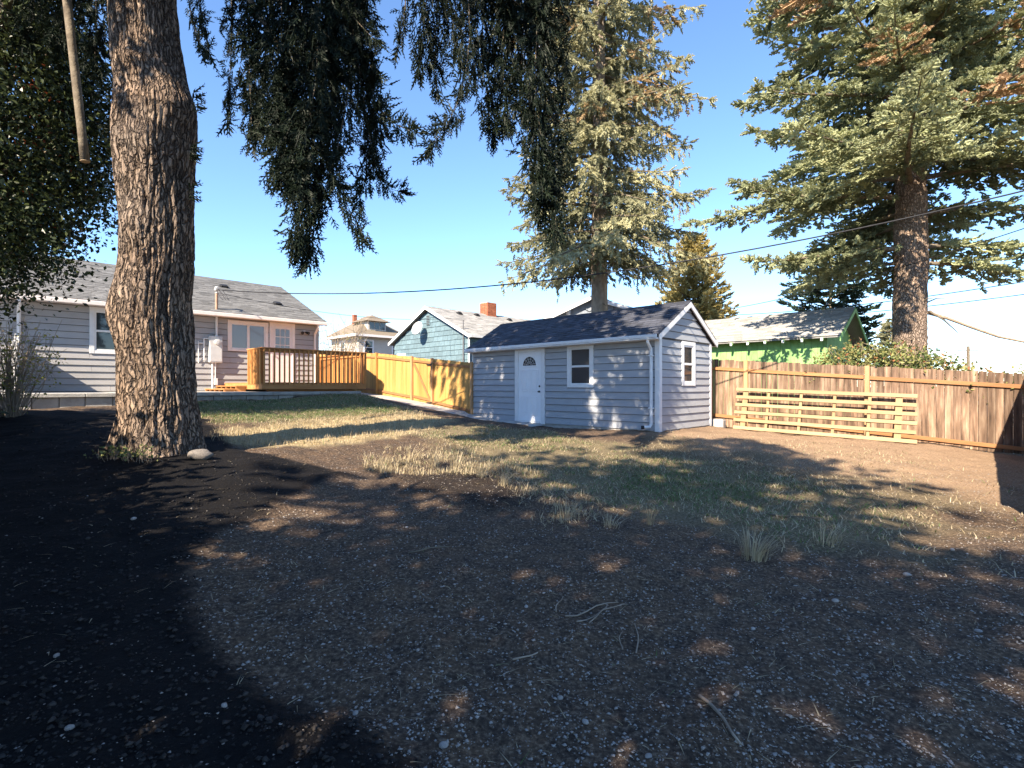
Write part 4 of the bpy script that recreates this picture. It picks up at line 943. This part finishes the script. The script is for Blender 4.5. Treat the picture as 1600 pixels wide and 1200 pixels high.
    # the rest of the crown, mostly above the picture
    def keep(q):
        D = np.maximum(q[:, 1], .3); px = 800+800*q[:, 0]/D; py = 604-(q[:, 2]-1.6)*800/D
        return not np.any((q[:, 1] > .4) & (px > 180) & (px < 1640) & (py > -25))
    rg2 = np.random.default_rng(8); G = Fol()
    for b in range(112):
        z = 6.3+13*((b+rg2.random())/112); L = np.interp(z, [6, 8, 12, 20], [5.2, 5.4, 4.4, 1.2])*rg2.uniform(.75, 1.1); az = b*2.399+rg2.normal()*.3; h = np.array([math.cos(az), math.sin(az), 0])
        if z < 8.4 and h[0]*SUN_DIR.x+h[1]*SUN_DIR.y < -.45: continue
        h = h*1.0; sd = np.array([-h[1], h[0], 0])
        P = lambda u: np.array([0,0,z])+h*L*u+np.array([0,0,L*(.18*u-.42*u*u)])
        new = []
        for i in range(int(L*6)):
            u = .15+.85*rg2.random(); sl = L*.3*(1.1-u)+.2
            for k in range(3): new.append((P(u)+sd*rg2.uniform(-1, 1)*sl+np.array([0,0,-abs(rg2.normal())*.35]), h*.5+sd*rg2.normal()*.6+np.array([0,0,-.6]), rg2.uniform(.4, .65), np.clip(.35+rg2.normal()*.2, 0, 1)))
        if not keep(B+np.array([q[0] for q in new])): continue
        for q in new: G.add(*q)
        limbs.append(([tuple(P(u)) for u in np.linspace(0, 1, 7)], .012*L+.03, .01))
    add_limbs('branches', limbs, 'limb', t)
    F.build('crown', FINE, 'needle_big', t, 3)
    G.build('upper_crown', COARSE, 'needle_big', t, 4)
build_big()
# second fir behind the viewer: the source of the dappled shade in front
nb_ = conifer('second_fir_tree', 'tall fir standing behind the viewer that dapples the yard with shade', (-4.3,-5.3,0), 15.0, 4.2, lambda z: np.interp(z, [4, 6, 9, 11.5, 15], [5.0, 5.2, 4.7, 3.5, .5]), 130, None, 'needle_big', COARSE, .46, 47, hang=.25, dens=.27, droop=.4)
link('trunk', trunk_mesh([(0,0,-.2),(0,0,6),(0,0,13.3)], [.4,.25,.05], 'bark', 20, .3, .03), nb_)

# ---------------------------------------------------------------- tall spruce behind the shed
def build_spruce():
    b = (3.95, 23.2, .6)
    tr = trunk_mesh([(0,0,-.3),(0,0,4),(0,0,10),(0,0,20),(0,0,29)], [.46,.38,.33,.2,.05], 'bark_grey', 28, .15, .03, 3, 5)
    rf = lambda z: float(np.interp(z, [5, 6.5, 8, 11, 14, 17, 19, 22, 29], [3.6, 4.4, 5.0, 4.3, 4.3, 4.6, 3.8, 3.2, .4]))
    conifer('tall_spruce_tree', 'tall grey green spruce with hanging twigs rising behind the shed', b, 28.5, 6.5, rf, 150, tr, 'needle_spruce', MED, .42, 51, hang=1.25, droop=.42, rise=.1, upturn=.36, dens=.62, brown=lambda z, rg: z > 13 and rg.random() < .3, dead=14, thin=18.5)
build_spruce()
# ---------------------------------------------------------------- big fir on the right, beyond the fence
def build_fir():
    b = (12.6, 16.2, .2)
    tr = trunk_mesh([(0,0,-.3),(0,0,1.5),(0,0,5),(.05,0,9),(.1,0,16),(.1,0,27)], [.6,.49,.43,.38,.27,.05], 'bark_red', 40, .1, .05, 3, 6, True)
    rf = lambda z: float(np.interp(z, [4, 5.8, 7, 9, 12, 16, 27], [3.2, 5.0, 6.3, 6.2, 5.6, 4.6, .5]))
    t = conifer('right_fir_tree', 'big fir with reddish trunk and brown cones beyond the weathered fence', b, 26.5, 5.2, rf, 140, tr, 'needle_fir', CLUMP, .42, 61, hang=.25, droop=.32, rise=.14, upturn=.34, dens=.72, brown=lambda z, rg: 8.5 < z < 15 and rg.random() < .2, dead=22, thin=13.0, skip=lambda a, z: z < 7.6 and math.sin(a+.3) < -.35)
    q = [np.array(at(px, py, 16.0-.15*i))-np.array(b) for i, (px, py) in enumerate(((1448,488),(1480,497),(1520,512),(1560,526),(1600,534),(1650,548)))]
    part('bare_limb', geo_tube([tuple(x) for x in q], [.06,.05,.045,.04,.035,.02], 7), 'twig', t, smooth=True)
    q2 = [np.array(at(px, py, 15.9))-np.array(b) for (px, py) in ((1452,486),(1475,500),(1497,520))]
    part('bare_limb', geo_tube([tuple(x) for x in q2], [.04,.025,.01], 6), 'limb', t, smooth=True)
build_fir()
conifer('dark_far_conifer', 'small dark conifer top showing above the green garage roof', (24.9, 40, .5), 10.6, 2.0, lambda z: np.interp(z, [2, 8, 9.6, 10.6], [3.6, 2.9, 2.2, .4]), 70, trunk_mesh([(0,0,0),(0,0,10)], [.3,.05], 'bark_grey', 12, .5), 'needle_far', COARSE, .7, 71, dens=.9, droop=.2)
conifer('golden_conifer', 'golden green tree with feathery top between spruce and green garage', (16.0, 45, .5), 14.2, 3.0, lambda z: np.interp(z, [3, 8, 11.5, 14.2], [3.4, 3.1, 2.1, .3]), 120, trunk_mesh([(0,0,0),(0,0,13.5)], [.35,.05], 'bark_grey', 12, .5), 'leaf_gold', COARSE, .8, 72, dens=1.0, droop=.1, rise=.3)
conifer('pale_far_tree', 'tiny pale far tree left of the fir trunk above the brambles', (44.5, 60, .5), 8.9, 1.5, lambda z: np.interp(z, [1, 5, 8.9], [2.4, 2.0, .3]), 60, trunk_mesh([(0,0,0),(0,0,8)], [.3,.05], 'bark_grey', 12, .5), 'needle_spruce', COARSE, .9, 73, dens=.9)

# ---------------------------------------------------------------- broad leaves
def leaf_tpl(n, spread, ln, wd, seed):
    """a cluster of n folded leaves round the origin"""
    rg = np.random.default_rng(seed); T = []
    for i in range(n):
        p = rg.normal(size=3)*spread; d = nrm(rg.normal(size=3)+np.array([.3,0,-.5])); s = nrm(np.cross(d, rg.normal(size=3))); u = np.cross(d, s); L = ln*rg.uniform(.6, 1.15); w = wd*rg.uniform(.7, 1.1)*.5
        m = p+d*L*.5
        T.append([p, m+s*w+u*w*.4, p+d*L]); T.append([p, p+d*L, m-s*w+u*w*.4])
    return np.array(T)
def build_leafy():
    B = np.array([-9.3, 8.9, gz(-9.3, 8.9)-.1]); rg = np.random.default_rng(12)
    t = thing('leafy_tree', 'dense dark leaved tree with a sawn off limb left of the big fir', 'tree', tuple(B))
    link('trunk', trunk_mesh([(0,0,0),(.1,0,2),(.3,-.1,4.5),(.3,-.1,7.5)], [.24,.2,.15,.06], 'limb', 20, .12, .02), t)
    F = Fol(); limbs = []
    C = np.array([-8.75, 8.6, 5.95])-B; Rr = np.array([1.95, 1.6, 3.1])
    for i in range(1150):
        d = nrm(rg.normal(size=3)); q = C+d*Rr*rg.uniform(.35, 1.0)**.6
        w = q+B; px = 800+800*w[0]/w[1]; py = 604-(w[2]-1.6)*800/w[1]
        if px > 150 and py > 300 and rg.random() < .7: continue
        if py > 470-1.1*max(px-40, 0) and rg.random() < .93: continue
        for k in range(4): F.add(q+rg.normal(size=3)*.2, rg.normal(size=3), rg.uniform(.8, 1.2), 2. if rg.random() < .006 else np.clip(.3+rg.normal()*.3, 0, 1))
        if i % 22 == 0:
            s = np.array([.25, -.05, rg.uniform(2.2, 6)]); m = (s+q)/2+np.array([0,0,.4]); limbs.append(([tuple(s*(1-u)**2+2*u*(1-u)*m+u*u*q) for u in np.linspace(0, 1, 7)], .04, .008))
    add_limbs('branches', limbs, 'limb', t)
    tp = [leaf_tpl(14, .16, .095, .06, 40+k) for k in range(4)]
    F.build('crown', tp, 'leaf_dark', t, 12)
    cl = [np.array([-9.05,8.8,5.6])-B, np.array([-7.6,7.7,7.4])-B, np.array([-6.5,7.3,7.6])-B]+[at(px, py, 7.2)-B for px, py in ((103,-15),(108,30),(114,85),(121,145),(127,200),(133,252))]
    o = part('sawn_limb', geo_tube([tuple(x) for x in cl], [.08,.075,.07,.058,.053,.05,.053,.05,.058], 14), 'limb', t, smooth=True)
    e = cl[-1]; dv = nrm(cl[-1]-cl[-2]); part('cut_face', geo_tube([tuple(e-dv*.002), tuple(e+dv*.006)], .057, 14), 'cut', o)
build_leafy()
def twiggy(name, label, base, n, h, spread, leafn, seed, mat='leaf_twig', cat='shrub', r0=.012, leafs=.07):
    rg = np.random.default_rng(seed); t = thing(name, label, cat, tuple(base)); limbs = []; F = Fol()
    for i in range(n):
        az = rg.random()*6.28; d = np.array([math.cos(az), math.sin(az), 0])*spread*rg.random()**.6; hh = h*rg.uniform(.5, 1.05)
        f = lambda u: d*.25*rg.random()*0+d*(.2+.8*u**1.4)+np.array([0,0,hh*u])+sw*np.sin(u*4)*.1
        sw = rg.normal(size=3)*.6; pts = [f(u) for u in np.linspace(0, 1, 8)]; limbs.append(([tuple(p) for p in pts], r0, r0*.3))
        for k in range(5):
            u = rg.uniform(.3, .95); p = f(u); e = p+nrm(rg.normal(size=3)+np.array([0,0,.6]))*h*rg.uniform(.08, .25); limbs.append(([tuple(p), tuple((p+e)/2+rg.normal(size=3)*.02), tuple(e)], r0*.5, r0*.2))
            for q in range(leafn):
                if rg.random() < .5: F.add(e+rg.normal(size=3)*.04, rg.normal(size=3), 1, np.clip(rg.random(), 0, 1))
    add_limbs('stems', limbs, 'twig', t)
    F.build('leaves', [leaf_tpl(2, .03, leafs, leafs*.6, 60+k) for k in range(3)], mat, t, seed)
twiggy('bare_shrub', 'tangle of bare pale stems with a few yellow leaves in front of the house wall', (-8.95, 9.15, gz(-8.95, 9.15)-.03), 75, 1.75, .8, 2, 81, cat='shrub', r0=.009)
twiggy('bare_bush', 'leafless twiggy bush beyond the house corner in front of the cream house', (-9.6, 28.5, 1.0), 60, 4.6, 1.7, 1, 82, cat='shrub', r0=.022, leafs=.1)
def build_bramble():
    a = FB+FD*2.75+Vector((-FD.y, FD.x, 0))*.75
    t = thing('bramble_thicket', 'leafy bramble thicket with reddening leaves spilling over the weathered fence', 'bramble', (a.x, a.y, gz(a.x, a.y)))
    rg = np.random.default_rng(91); F = Fol(); limbs = []; ox = np.array([FD.x, FD.y, 0]); oy = np.array([-FD.y, FD.x, 0]); g0 = gz(a.x, a.y)
    hh = lambda s: np.interp(s, [-.6, -.1, .7, 1.5, 2.2, 2.8, 3.3, 3.9, 4.4, 5.2, 6.5], [1.5, 2.3, 2.68, 2.62, 2.5, 2.22, 1.9, 1.75, 2.0, 2.05, 1.8])-g0
    for i in range(1150):
        s = rg.uniform(-.5, 6.3); y = rg.uniform(-.6, 1.0); top = hh(s)*(1-.12*(y-.1)**2)
        z = top*rg.uniform(.72, 1.03)
        tn = 2. if rg.random() < .07 else np.clip(.5+rg.normal()*.3, 0, 1)
        if rg.random() < .45 or y < .4: F.add(ox*s+oy*y+np.array([0,0,z]), rg.normal(size=3), rg.uniform(.8, 1.2), tn)
    for i in range(60):
        s = rg.uniform(-.4, 6); y = rg.uniform(-.2, .7); e = ox*(s+rg.normal()*.7)+oy*(y-.4)+np.array([0,0,hh(s)*rg.uniform(.85, 1.12)]); p = ox*s+oy*y; m = (p+e)/2+np.array([0,0,hh(s)*.55])
        limbs.append(([tuple(p*(1-u)**2+2*u*(1-u)*m+u*u*e) for u in np.linspace(0, 1, 8)], .012, .005))
    add_limbs('stems', limbs, 'twig', t)
    F.build('leaves', [leaf_tpl(9, .13, .10, .075, 70+k) for k in range(4)], 'leaf_bramble', t, 91)
build_bramble()
def build_weed():
    p = (-4.72, 6.32); t = thing('weed_patch', 'small green weeds sprouting at the foot of the big fir trunk', 'weeds', (p[0], p[1], gz(*p)))
    rg = np.random.default_rng(96); F = Fol(); st = []
    for i in range(46):
        x = np.array([rg.normal()*.22, rg.normal()*.05, 0]); e = x+np.array([rg.normal()*.04, -.03+rg.normal()*.04, rg.uniform(.04, .16)]); st.append(([tuple(x-np.array([0,0,.03])), tuple(e)], .003, .0015)); F.add(e, rg.normal(size=3)+np.array([0,-.4,.5]), rg.uniform(.7, 1.1), rg.random()*.8)
    add_limbs('stems', st, 'twig', t); F.build('leaves', [leaf_tpl(4, .02, .05, .035, 90+k) for k in range(3)], 'leaf_bramble', t, 96)
build_weed()
def build_shade_hedge():  # unseen hedge, added to shade the soil and the foot of the trunk
    a, b = np.array([-10.2, 8.6]), np.array([-3.4, -1.2]); L = np.linalg.norm(b-a); rz = math.atan2(*(b-a)[::-1]); z0 = .3
    t = thing('shade_hedge', 'unseen tall hedge added on the left to shade the black soil', 'hedge', (a[0], a[1], z0), rz)
    rg = np.random.default_rng(95); F = Fol()
    for i in range(2600): F.add(np.array([rg.uniform(0, L), rg.normal()*.35, rg.uniform(.0, 1)**.8*(2.75+.25*math.sin(i))]), rg.normal(size=3), rg.uniform(.8, 1.3), rg.random())
    F.build('leaves', [leaf_tpl(12, .2, .19, .11, 80+k) for k in range(3)], 'leaf_dark', t, 95)
    add_limbs('stems', [([(x, 0, -.1), (x+.1, .05, 1.4), (x-.1, 0, 2.8)], .05, .015) for x in np.arange(.3, L, .6)], 'limb', t)
build_shade_hedge()
# ---------------------------------------------------------------- what lies on the ground
def blades(name, label, n, region, hmin, hmax, width, green, seed, ymin=1.6, lean=.6):
    rg = np.random.default_rng(seed); P = []
    x0, x1, y0, y1 = region['box']; need = n; tries = 0
    while need > 0 and tries < 60:
        tries += 1; x = rg.uniform(x0, x1, 40000); y = rg.uniform(y0, y1, 40000); w = region['w'](x, y); k = rg.random(40000) < w
        q = np.stack([x[k], y[k]], 1)[:need]; P.append(q); need -= len(q)
    P = np.concatenate(P); n = len(P); x, y = P.T; z = ground_h(x, y)-.006
    az = rg.random(n)*6.283; tw = fbm(x*2.2, y*2.2, 0, 2, 77)
    h = rg.uniform(hmin, hmax, n)*(.55+.9*tw); ln = h*rg.uniform(.2, 1.3, n)*lean; w = width*rg.uniform(.6, 1.3, n)
    bx_, by_ = -np.sin(az)*w*.5, np.cos(az)*w*.5; dx, dy = np.cos(az), np.sin(az)
    v = np.empty((n, 5, 3)); m = .55
    v[:, 0] = np.stack([x-bx_, y-by_, z], 1); v[:, 1] = np.stack([x+bx_, y+by_, z], 1)
    v[:, 2] = np.stack([x+dx*ln*.35-bx_*.8, y+dy*ln*.35-by_*.8, z+h*m], 1); v[:, 3] = np.stack([x+dx*ln*.35+bx_*.8, y+dy*ln*.35+by_*.8, z+h*m], 1)
    v[:, 4] = np.stack([x+dx*ln, y+dy*ln, z+h*(1-.25*rg.random(n))], 1)
    i = np.arange(n)[:, None]*5; f = np.concatenate([i+[0,1,3], i+[0,3,2], i+[2,3,4]])
    g = region['g'](x, y) if 'g' in region else green
    t = np.where(rg.random(n) < g, 1.55+rg.random(n)*.4, rg.random(n)*.95)
    o = link(name, mesh(name, v.reshape(-1, 3), f, 'straw', tint=np.tile(t, 3))); tag(o, label, 'grass', None, 'stuff')
gw = lambda x, y: np.max([cov(x, y, Z_GREEN1, .8, .6, 5)*.9, cov(x, y, Z_STRAW, .4, .4, 3)*.35, cov(x, y, Z_BAND, 1., .8, 4)*.75*np.clip(fbm(x*1.7, y*1.7, 0, 3, 31)*3.4-1.1, .06, 1.2), cov(x, y, Z_GREEN2, .8, .5, 6), cov(x, y, Z_SPARSE, 1.4, 1., 7)*.1, cov(x, y, Z_TUFT, .5, .5, 8)*.5], 0)*(1-cov(x, y, Z_MULCH, .2, .2, 1)*.97)
gg = lambda x, y: np.clip(np.max([cov(x, y, Z_GREEN1, 1., .6, 5)*.85, cov(x, y, Z_GREEN2, 1., .5, 6)*.75, cov(x, y, Z_BAND, 1., .8, 4)*.42], 0)-cov(x, y, Z_STRAW, .7, .3, 3)*1.0, .02, 1)
blades('lawn_grass', 'short patchy lawn of green and dry grass across the middle of the yard', 50000, {'box': (-9.5, 9, 4, 17), 'w': gw, 'g': gg}, .025, .075, .010, .3, 101, lean=2.0)
blades('dry_grass', 'straw coloured taller dry grass on the rise in the middle of the yard', 6000, {'box': (-5.2, 2, 5, 14), 'w': lambda x, y: np.maximum(cov(x, y, Z_TUFT, .4, .5, 8)*(fbm(x*2.5, y*2.5, 0, 2, 12) > .52), cov(x, y, Z_STRAW, .4, .3, 3)*.5)}, .05, .13, .007, .05, 102)
blades('loose_straw', 'scattered dry stalks and needles strewn over the dark dirt', 7000, {'box': (-5, 8, 1.9, 12), 'w': lambda x, y: .3-.24*cov(x, y, Z_MULCH, .2, .2, 1)}, .01, .02, .006, .03, 103, lean=7)
# tall tufts one can tell apart
def tuft(x, y, h, n, seed, label, spread=.09, lean=.5):
    rg = np.random.default_rng(seed); z = gz(x, y)-.01; V, F, T = [], [], []
    for i in range(n):
        a = rg.random()*6.283; r = spread*rg.random()**.5; b = np.array([math.cos(a)*r, math.sin(a)*r, 0]); hh = h*rg.uniform(.5, 1.1); l = hh*lean*rg.uniform(.2, 1.2); d = np.array([math.cos(a), math.sin(a), 0])+np.array([.5,0,0]); s = np.array([-math.sin(a), math.cos(a), 0])*.0035; k = len(V)
        for u in (0, .4, .75): V += [tuple(b+d*l*u*u+np.array([0,0,hh*u])-s*(1-u*.5)), tuple(b+d*l*u*u+np.array([0,0,hh*u])+s*(1-u*.5))]
        V.append(tuple(b+d*l+np.array([0,0,hh*.96]))); F += [(k,k+1,k+3),(k,k+3,k+2),(k+2,k+3,k+5),(k+2,k+5,k+4),(k+4,k+5,k+6)]; T += [rg.random()*.9]*5
    o = link('grass_tuft', mesh('grass_tuft', V, F, 'straw', tint=T), None, (x, y, z)); tag(o, label, 'grass tuft', 'dry grass tufts')
tuft(2.25, 4.74, .30, 110, 1, 'fullest pale dry grass tuft standing alone on the dark dirt', .12, .7)
tuft(1.5, 5.55, .24, 22, 2, 'thin upright dry grass tuft at the lower edge of the lawn band', .04, .5)
tuft(1.06, 5.5, .18, 36, 3, 'low leaning dry grass tuft beside the thin upright tuft', .09, 1.1)
tuft(.62, 5.75, .2, 44, 4, 'bushy dry grass tuft at the end of the black soil mound', .1, .9)
tuft(3.1, 5.05, .26, 60, 5, 'ragged dry grass tuft at the edge of the lawn beside the fullest tuft', .14, .8)
for i, (x, y, h) in enumerate(((-1.2, 7.9, .3), (-.85, 7.75, .28), (-.45, 7.35, .3), (-1.6, 8.1, .26), (-.1, 7.0, .26), (-1.9, 7.6, .2))):
    tuft(x, y, h, 40, 20+i, 'tall dry grass tuft on the crest above the black soil mound', .1, .8)
def stone_mesh(seed, flat=.7, nu=7, nv=10):
    rg = np.random.default_rng(seed); V, F = [], []; o = rg.random(3)*50
    for i in range(nu):
        for k in range(nv):
            th, ph = math.pi*i/(nu-1), 2*math.pi*k/nv; d = np.array([math.sin(th)*math.cos(ph), math.sin(th)*math.sin(ph)*.8, math.cos(th)*flat]); V.append(tuple(d*(.75+.5*float(vn(*(d*1.6+o), 3)))))
    for i in range(nu-1):
        for k in range(nv): F.append((i*nv+k, (i+1)*nv+k, (i+1)*nv+(k+1) % nv, i*nv+(k+1) % nv))
    return mesh('stone', V, F, 'rock', True)
M['rock_dark'] = pmat('grey rock', (.12,.105,.095), (.28,.25,.22), (9,9,9), .9, .6, (50,50,50), det=8)
def rocks():
    M['rock'] = M['rock']
    r = link('rock', stone_mesh(3, .75, 14, 20), None, (-4.03, 6.62, gz(-4.03, 6.62)+.05), (0, 0, .4), (.13, .1, .09)); r.data.materials[0] = M['rock_dark']; tag(r, 'large grey rock at the foot of the big fir trunk', 'rock')
    ms = [stone_mesh(10+k) for k in range(5)]; rg = np.random.default_rng(44)
    spots = [(-.2,3.4,.035),(-.75,2.45,.03),(-1.35,2.4,.03),(.25,2.65,.028),(-.55,3.0,.022),(.35,2.45,.03),(-.05,4.5,.03),(-1.1,4.1,.028),(.9,3.2,.024),(1.6,3.4,.03),(2.4,3.8,.04),(3.4,4.4,.05),(3.1,3.4,.035),(-1.7,4.3,.03),(-1.05,5.1,.03),(1.3,2.7,.022),(.1,3.6,.03),(2.0,2.9,.03),(-.3,2.25,.04),(4.3,5.0,.04),(-3.4,4.6,.04),(-2.4,2.7,.03),(.6,2.25,.03),(-1.9,2.2,.035)]
    for i, (x, y, s) in enumerate(spots):
        o = link('stone', ms[i % 5], None, (x, y, gz(x, y)+s*.12), (0, 0, rg.random()*6), (s*.62, s*.55, s*.5)); tag(o, 'small rounded stone lying loose on the dark dirt', 'stone', 'loose stones on the dirt')
    # sticks and stalks
    sticks = [((.97,2.65),(1.03,2.28),.010,'longest straight pale stick on the foreground dirt'),((.35,3.45),(.78,3.75),.006,'pale crossed stalk in the bundle lying on the dirt'),((.42,3.4),(.8,3.68),.005,'pale crossed stalk in the bundle lying on the dirt'),((.3,3.5),(.36,3.72),.005,'pale crossed stalk in the bundle lying on the dirt'),((.52,3.4),(.68,3.66),.005,'pale crossed stalk in the bundle lying on the dirt'),((.75,3.05),(.82,3.4),.005,'bent single stalk beside the crossed stalk bundle'),((-.9,4.45),(-.55,4.6),.007,'dark twig by the sunlit patch of dirt'),((3.0,6.05),(3.6,5.9),.010,'dark stick at the lower edge of the lawn'),((.66,3.1),(.7,3.28),.004,'short upright broken stalk on the dirt'),((0,2.95),(.14,3.0),.006,'short white stick on the foreground dirt')]
    for i, (a, b, r, lb) in enumerate(sticks):
        pts = []
        for u in np.linspace(0, 1, 6):
            x, y = a[0]+(b[0]-a[0])*u+.012*math.sin(u*5+i), a[1]+(b[1]-a[1])*u; pts.append((x, y, gz(x, y)+r+.008))
        o = link('stick', mesh('stick', *geo_tube(pts, list(np.linspace(r, r*.6, 6)), 6), 'twig' if 'dark' not in lb else 'limb', True)); tag(o, lb, 'stick', 'sticks on the dirt')
rocks()
def gravel(n, seed, box, smin, smax, label, dens, name='gravel', mat='rock', flat=.6):
    rg = np.random.default_rng(seed); x0, x1, y0, y1 = box
    k = int(n*2.2); u = rg.random(k); y = y0*(y1/y0)**u; x = rg.uniform(-1.02, 1.02, k)*y; w = dens(x, y); m = rg.random(k) < w; x, y = x[m][:n], y[m][:n]; n = len(x)
    s = smin*(smax/smin)**(rg.random(n)**2.2); oc = np.array([[1,0,0],[-1,0,0],[0,1,0],[0,-1,0],[0,0,1],[0,0,-1]], float); fc = np.array([[0,2,4],[2,1,4],[1,3,4],[3,0,4],[2,0,5],[1,2,5],[3,1,5],[0,3,5]])
    a = rg.random(n)*6.283; c, sn = np.cos(a), np.sin(a); q = oc[None]*rg.uniform(.55, 1.25, (n, 6, 1))+rg.normal(size=(n, 6, 3))*.18; q[:, :, 2] *= flat
    v = np.empty_like(q); v[..., 0] = (q[..., 0]*c[:, None]-q[..., 1]*sn[:, None])*s[:, None]+x[:, None]; v[..., 1] = (q[..., 0]*sn[:, None]+q[..., 1]*c[:, None])*s[:, None]+y[:, None]
    v[..., 2] = q[..., 2]*s[:, None]+(ground_h(x, y)+s*.2)[:, None]
    f = (np.arange(n)[:, None, None]*6+fc[None]).reshape(-1, 3)
    o = link(name, mesh(name, v.reshape(-1, 3), f, mat, tint=np.repeat(rg.random(n), 8))); tag(o, label, 'gravel', None, 'stuff')
M['gravel'] = pmat('mixed gravel', (.03,.025,.022), (.105,.088,.074), (25,25,25), .9, rnd=.45, attr='tint')
M['clod'] = pmat('black soil crumbs', (.012,.011,.011), (.04,.034,.03), (25,25,25), .95, rnd=.6, attr='tint')
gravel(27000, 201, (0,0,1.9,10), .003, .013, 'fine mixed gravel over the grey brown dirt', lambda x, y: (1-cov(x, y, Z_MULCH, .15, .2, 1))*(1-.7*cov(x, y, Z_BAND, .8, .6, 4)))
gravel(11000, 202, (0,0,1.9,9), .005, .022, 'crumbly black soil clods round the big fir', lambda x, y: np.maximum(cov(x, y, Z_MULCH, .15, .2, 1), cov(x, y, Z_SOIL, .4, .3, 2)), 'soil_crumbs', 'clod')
gravel(900, 203, (0,0,1.9,8), .004, .011, 'pale chips and needles scattered on the black soil', lambda x, y: cov(x, y, Z_MULCH, .15, .2, 1)*.8+.2, 'pale_chips', 'rock', .4)
